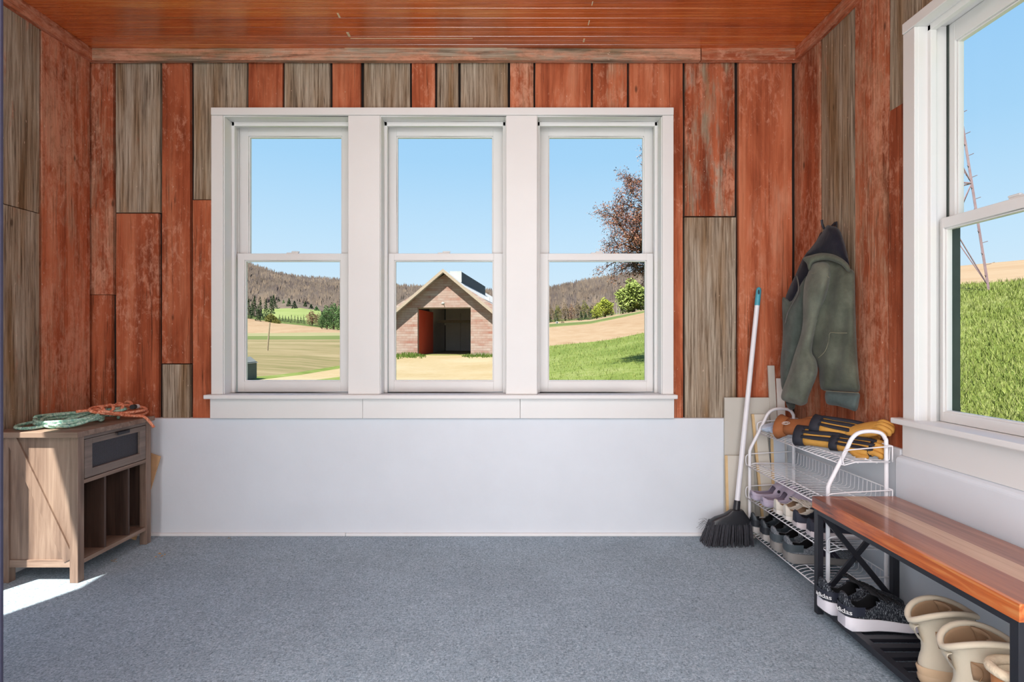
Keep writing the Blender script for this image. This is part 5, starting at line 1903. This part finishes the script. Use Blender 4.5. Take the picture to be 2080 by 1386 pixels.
def glove(label, loc, rot, s=1.0, mirror=1, hand_mat=None, cuff_mat=None, stripes=True, name='glove', group=None, curl=0.0, emblem=False, flare=1.0):
    root = thing(name, label, 'glove', loc, 0, group)
    root.rotation_euler = rot
    hm, cm_ = hand_mat or yl, cuff_mat or bkf
    n = 18

    def el(x, cy, ry, rz, cz=0.0):
        return [(x * s, (cy + ry * math.cos(2 * PI * j / n)) * s * mirror, (cz + rz * math.copysign(abs(math.sin(2 * PI * j / n)) ** .8, math.sin(2 * PI * j / n))) * s) for j in range(n)]
    m = MB()
    m.loft([el(-.035, 0, .043, .028), el(.0, 0, .040, .026), el(.03, 0, .042, .027), (el(.06, .002, .046, .027)), el(.09, .002, .049, .026), el(.125, 0, .046, .022), el(.14, 0, .040, .016)])
    for i, (y, L, r) in enumerate(((-.033, .042, .0120), (-.011, .055, .0135), (.011, .058, .0136), (.033, .050, .0130))):
        z = .004
        pts = smoothpath([(.115, y * .95, z), (.115 + L * .5, y * 1.0, z + .006), (.115 + L * .95, y * 1.0, z - .010 - curl * .4), (.115 + L * .85, y * 1.0, z - .026 - curl * .3)], 3)
        m.tube([(p.x * s, p.y * s * mirror, p.z * s) for p in pts], [r * s * q for q in np.linspace(1.1, .8, len(pts))], 8)
        e = pts[-1]; m.ell((e.x * s, e.y * s * mirror, e.z * s), r * .85 * s, r * .85 * s, r * .85 * s, 8, 6)
    pts = smoothpath([(.035, .030, -.002), (.06, .050, -.004), (.085, .056, -.006), (.105, .050, -.010)], 3)
    m.tube([(p.x * s, p.y * s * mirror, p.z * s) for p in pts], [r_ * s for r_ in np.linspace(.017, .011, len(pts))], 8)
    e = pts[-1]; m.ell((e.x * s, e.y * s * mirror, e.z * s), .011 * s, .011 * s, .011 * s, 8, 6)
    m.build('hand', hm, root, smooth=True)
    m = MB()
    m.loft([el(-.068, 0, .047 * flare, .032 * flare), el(-.05, 0, .0455 * (1 + flare) / 2, .031 * (1 + flare) / 2), el(-.028, 0, .0445, .030)], True, False)
    m.build('cuff', cm_, root, smooth=True, solid=.004 * s)
    if stripes:
        for i, y in enumerate((-.030, -.006, .018)):
            m = MB(); rr = []
            for (x, ry, zz) in ((-.034, .0065, .0295), (.0, .0085, .0285), (.03, .0095, .0285), (.07, .0095, .0295), (.105, .009, .0275), (.135, .007, .022)):
                yy = y * (1 + x * 1.2) + .006
                lift = .0015
                rr.append([(x * s, (yy + q * ry) * s * mirror, (zz * max(.2, 1 - (yy / .056) ** 2) ** .38 + .0035 - .0025 * q * q) * s) for q in (-1, -.5, 0, .5, 1)])
            m.loft(rr, closed=False, cap=False); m.build('black_stripe', bkf, root, smooth=True, solid=.003 * s)
        m = MB(); m.loft([el(.112, 0, .0475, .0245), el(.128, 0, .0465, .0235)], True, False); m.build('knuckle_band', bkf, root, smooth=True, solid=.002 * s)
    if emblem:
        m = MB()
        for (rx_, ry_) in ((.019, .0085), (.012, .0045)):
            m.tube([(-.018 * s + rx_ * s * math.cos(a), (-.006) * s * mirror + ry_ * s * math.sin(a), .0295 * s + .002) for a in [2 * PI * j / 16 for j in range(16)]], .0011, 4, closed=True)
        m.build('emblem', W('white_thread', (226, 222, 216), .7), root)
    return root


SZ = .578
def R3(x, y, z): return (math.radians(x), math.radians(y), math.radians(z))
glove('black and yellow work glove with open black cuff at the shelf edge', (1.335, 2.470, SZ + .044), R3(48, -3, -52), 1.08, 1, group='black and yellow gloves')
glove('black and yellow work glove lying across the top of the glove pile', (1.392, 2.440, SZ + .092), R3(36, 5, -50), 1.05, -1, group='black and yellow gloves', curl=.02)
glove('yellow glove bent over the back of the glove pile', (1.440, 2.360, SZ + .082), R3(30, -16, -66), .9, 1, hand_mat=yl, cuff_mat=bkf, stripes=False, group='black and yellow gloves', curl=.02)
glove('yellow glove with black band at the near end of the top shelf', (1.400, 2.335, SZ + .036), R3(46, 0, -58), .85, -1, group='black and yellow gloves')
glove('brown work glove with wide open cuff and white stitched emblem', (1.345, 2.665, SZ + .056), R3(44, -6, -60), 1.05, 1, hand_mat=brl, cuff_mat=brl, stripes=False, group=None, emblem=True, flare=1.35)
cl = thing('cloth', 'pale blue crumpled cloth at the far end of the top shelf', 'cloth', (1.37, 2.80, SZ))
blu = canvas('pale_blue_cloth', (150, 164, 190), (186, 198, 216), (214, 222, 234))
from mathutils import noise as mn_
m = MB()
for (cx, cy, rx_, ry_, rz_) in ((-.045, .055, .045, .045, .020), (-.02, .0, .05, .05, .022), (.02, -.06, .045, .05, .026), (.055, -.12, .04, .05, .030)):
    o0 = len(m.v)
    m.ell((cx, cy, rz_), rx_, ry_, rz_, 22, 14)
    for i in range(o0, len(m.v)):
        v = Vector(m.v[i])
        d = mn_.noise(v * 38) * .012 + mn_.noise(v * 90) * .004
        m.v[i] = (v.x + d, v.y + d * .6, max(.001, v.z + d * .9))
m.build('fabric', blu, cl, smooth=True)

# ------------------------------------------------------------------ light, sky, camera
w = bpy.data.worlds.new('sky')
SC.world = w
w.use_nodes = True
nt = w.node_tree
nt.nodes.clear()
tc = nt.nodes.new('ShaderNodeTexCoord')
sp = nt.nodes.new('ShaderNodeSeparateXYZ')
rp = nt.nodes.new('ShaderNodeValToRGB')
bg = nt.nodes.new('ShaderNodeBackground')
ou = nt.nodes.new('ShaderNodeOutputWorld')
nt.links.new(tc.outputs['Generated'], sp.inputs[0])
nt.links.new(sp.outputs[2], rp.inputs[0])
nt.links.new(rp.outputs[0], bg.inputs[0])
nt.links.new(bg.outputs[0], ou.inputs[0])
st = [(0.0, lin(222, 240, 251)), (.07, lin(212, 236, 252)), (.16, lin(197, 230, 253)), (.30, lin(168, 215, 250)), (.5, lin(143, 200, 248)), (1.0, lin(98, 168, 238))]
while len(rp.color_ramp.elements) < len(st): rp.color_ramp.elements.new(.5)
for e, (p, c) in zip(rp.color_ramp.elements, st):
    e.position = p; e.color = c
bg.inputs[1].default_value = 1.0


def light(name, typ, loc, energy, color=(1, 1, 1), size=None, target=None, rot=None):
    l = bpy.data.lights.new(name, typ)
    l.energy = energy
    l.color = color
    if typ == 'AREA':
        l.shape = 'RECTANGLE'
        l.size, l.size_y = size
    o = bpy.data.objects.new(name, l)
    COL.objects.link(o)
    o.location = loc
    if target is not None:
        o.rotation_euler = (Vector(target) - Vector(loc)).to_track_quat('-Z', 'Y').to_euler()
    return o


sun = light('sun', 'SUN', (-10, -20, 40), 14.5, (1, .95, .86), target=Vector((-10, -20, 40)) + Vector((.232, .476, -.848)))
sun.data.angle = math.radians(.6)
light('ceiling_fill', 'AREA', (-.3, -.1, 2.5), 84, (.98, .99, 1), (3.0, 1.7), target=(-.3, .9, 0))  # added fill lamp overhead to brighten the room, not a fitting of it
light('rear_fill', 'AREA', (-.3, -1.1, 1.3), 52, (.88, .95, 1), (3.2, 2.2), target=(-.3, 3, .7))  # added fill from behind the camera, no such lamp in the room
light('floor_fill', 'AREA', (-.3, -.6, .12), 76, (.96, .97, .98), (3.0, 1.0), target=(-.3, 1.6, 2.6))  # added upward fill that lifts the ceiling boards

cam = bpy.data.cameras.new('camera')
cam.sensor_width = 36
cam.lens = 36 * F / 2080
cam.shift_x = (1040 - CX) / 2080
cam.shift_y = -(693 - CY) / 2080
cam.clip_start = .02
cam.clip_end = 4000
co = bpy.data.objects.new('camera', cam)
COL.objects.link(co)
co.location = (0, 0, CH)
co.rotation_euler = (PI / 2, 0, 0)
SC.camera = co
SC.view_settings.view_transform = 'Standard'
SC.view_settings.look = 'None'
SC.view_settings.exposure = 0
try:
    SC.cycles.use_denoising = True
    SC.cycles.max_bounces = 8
    SC.cycles.diffuse_bounces = 4
    SC.cycles.transparent_max_bounces = 16
    SC.cycles.sample_clamp_indirect = 6
except Exception:
    pass
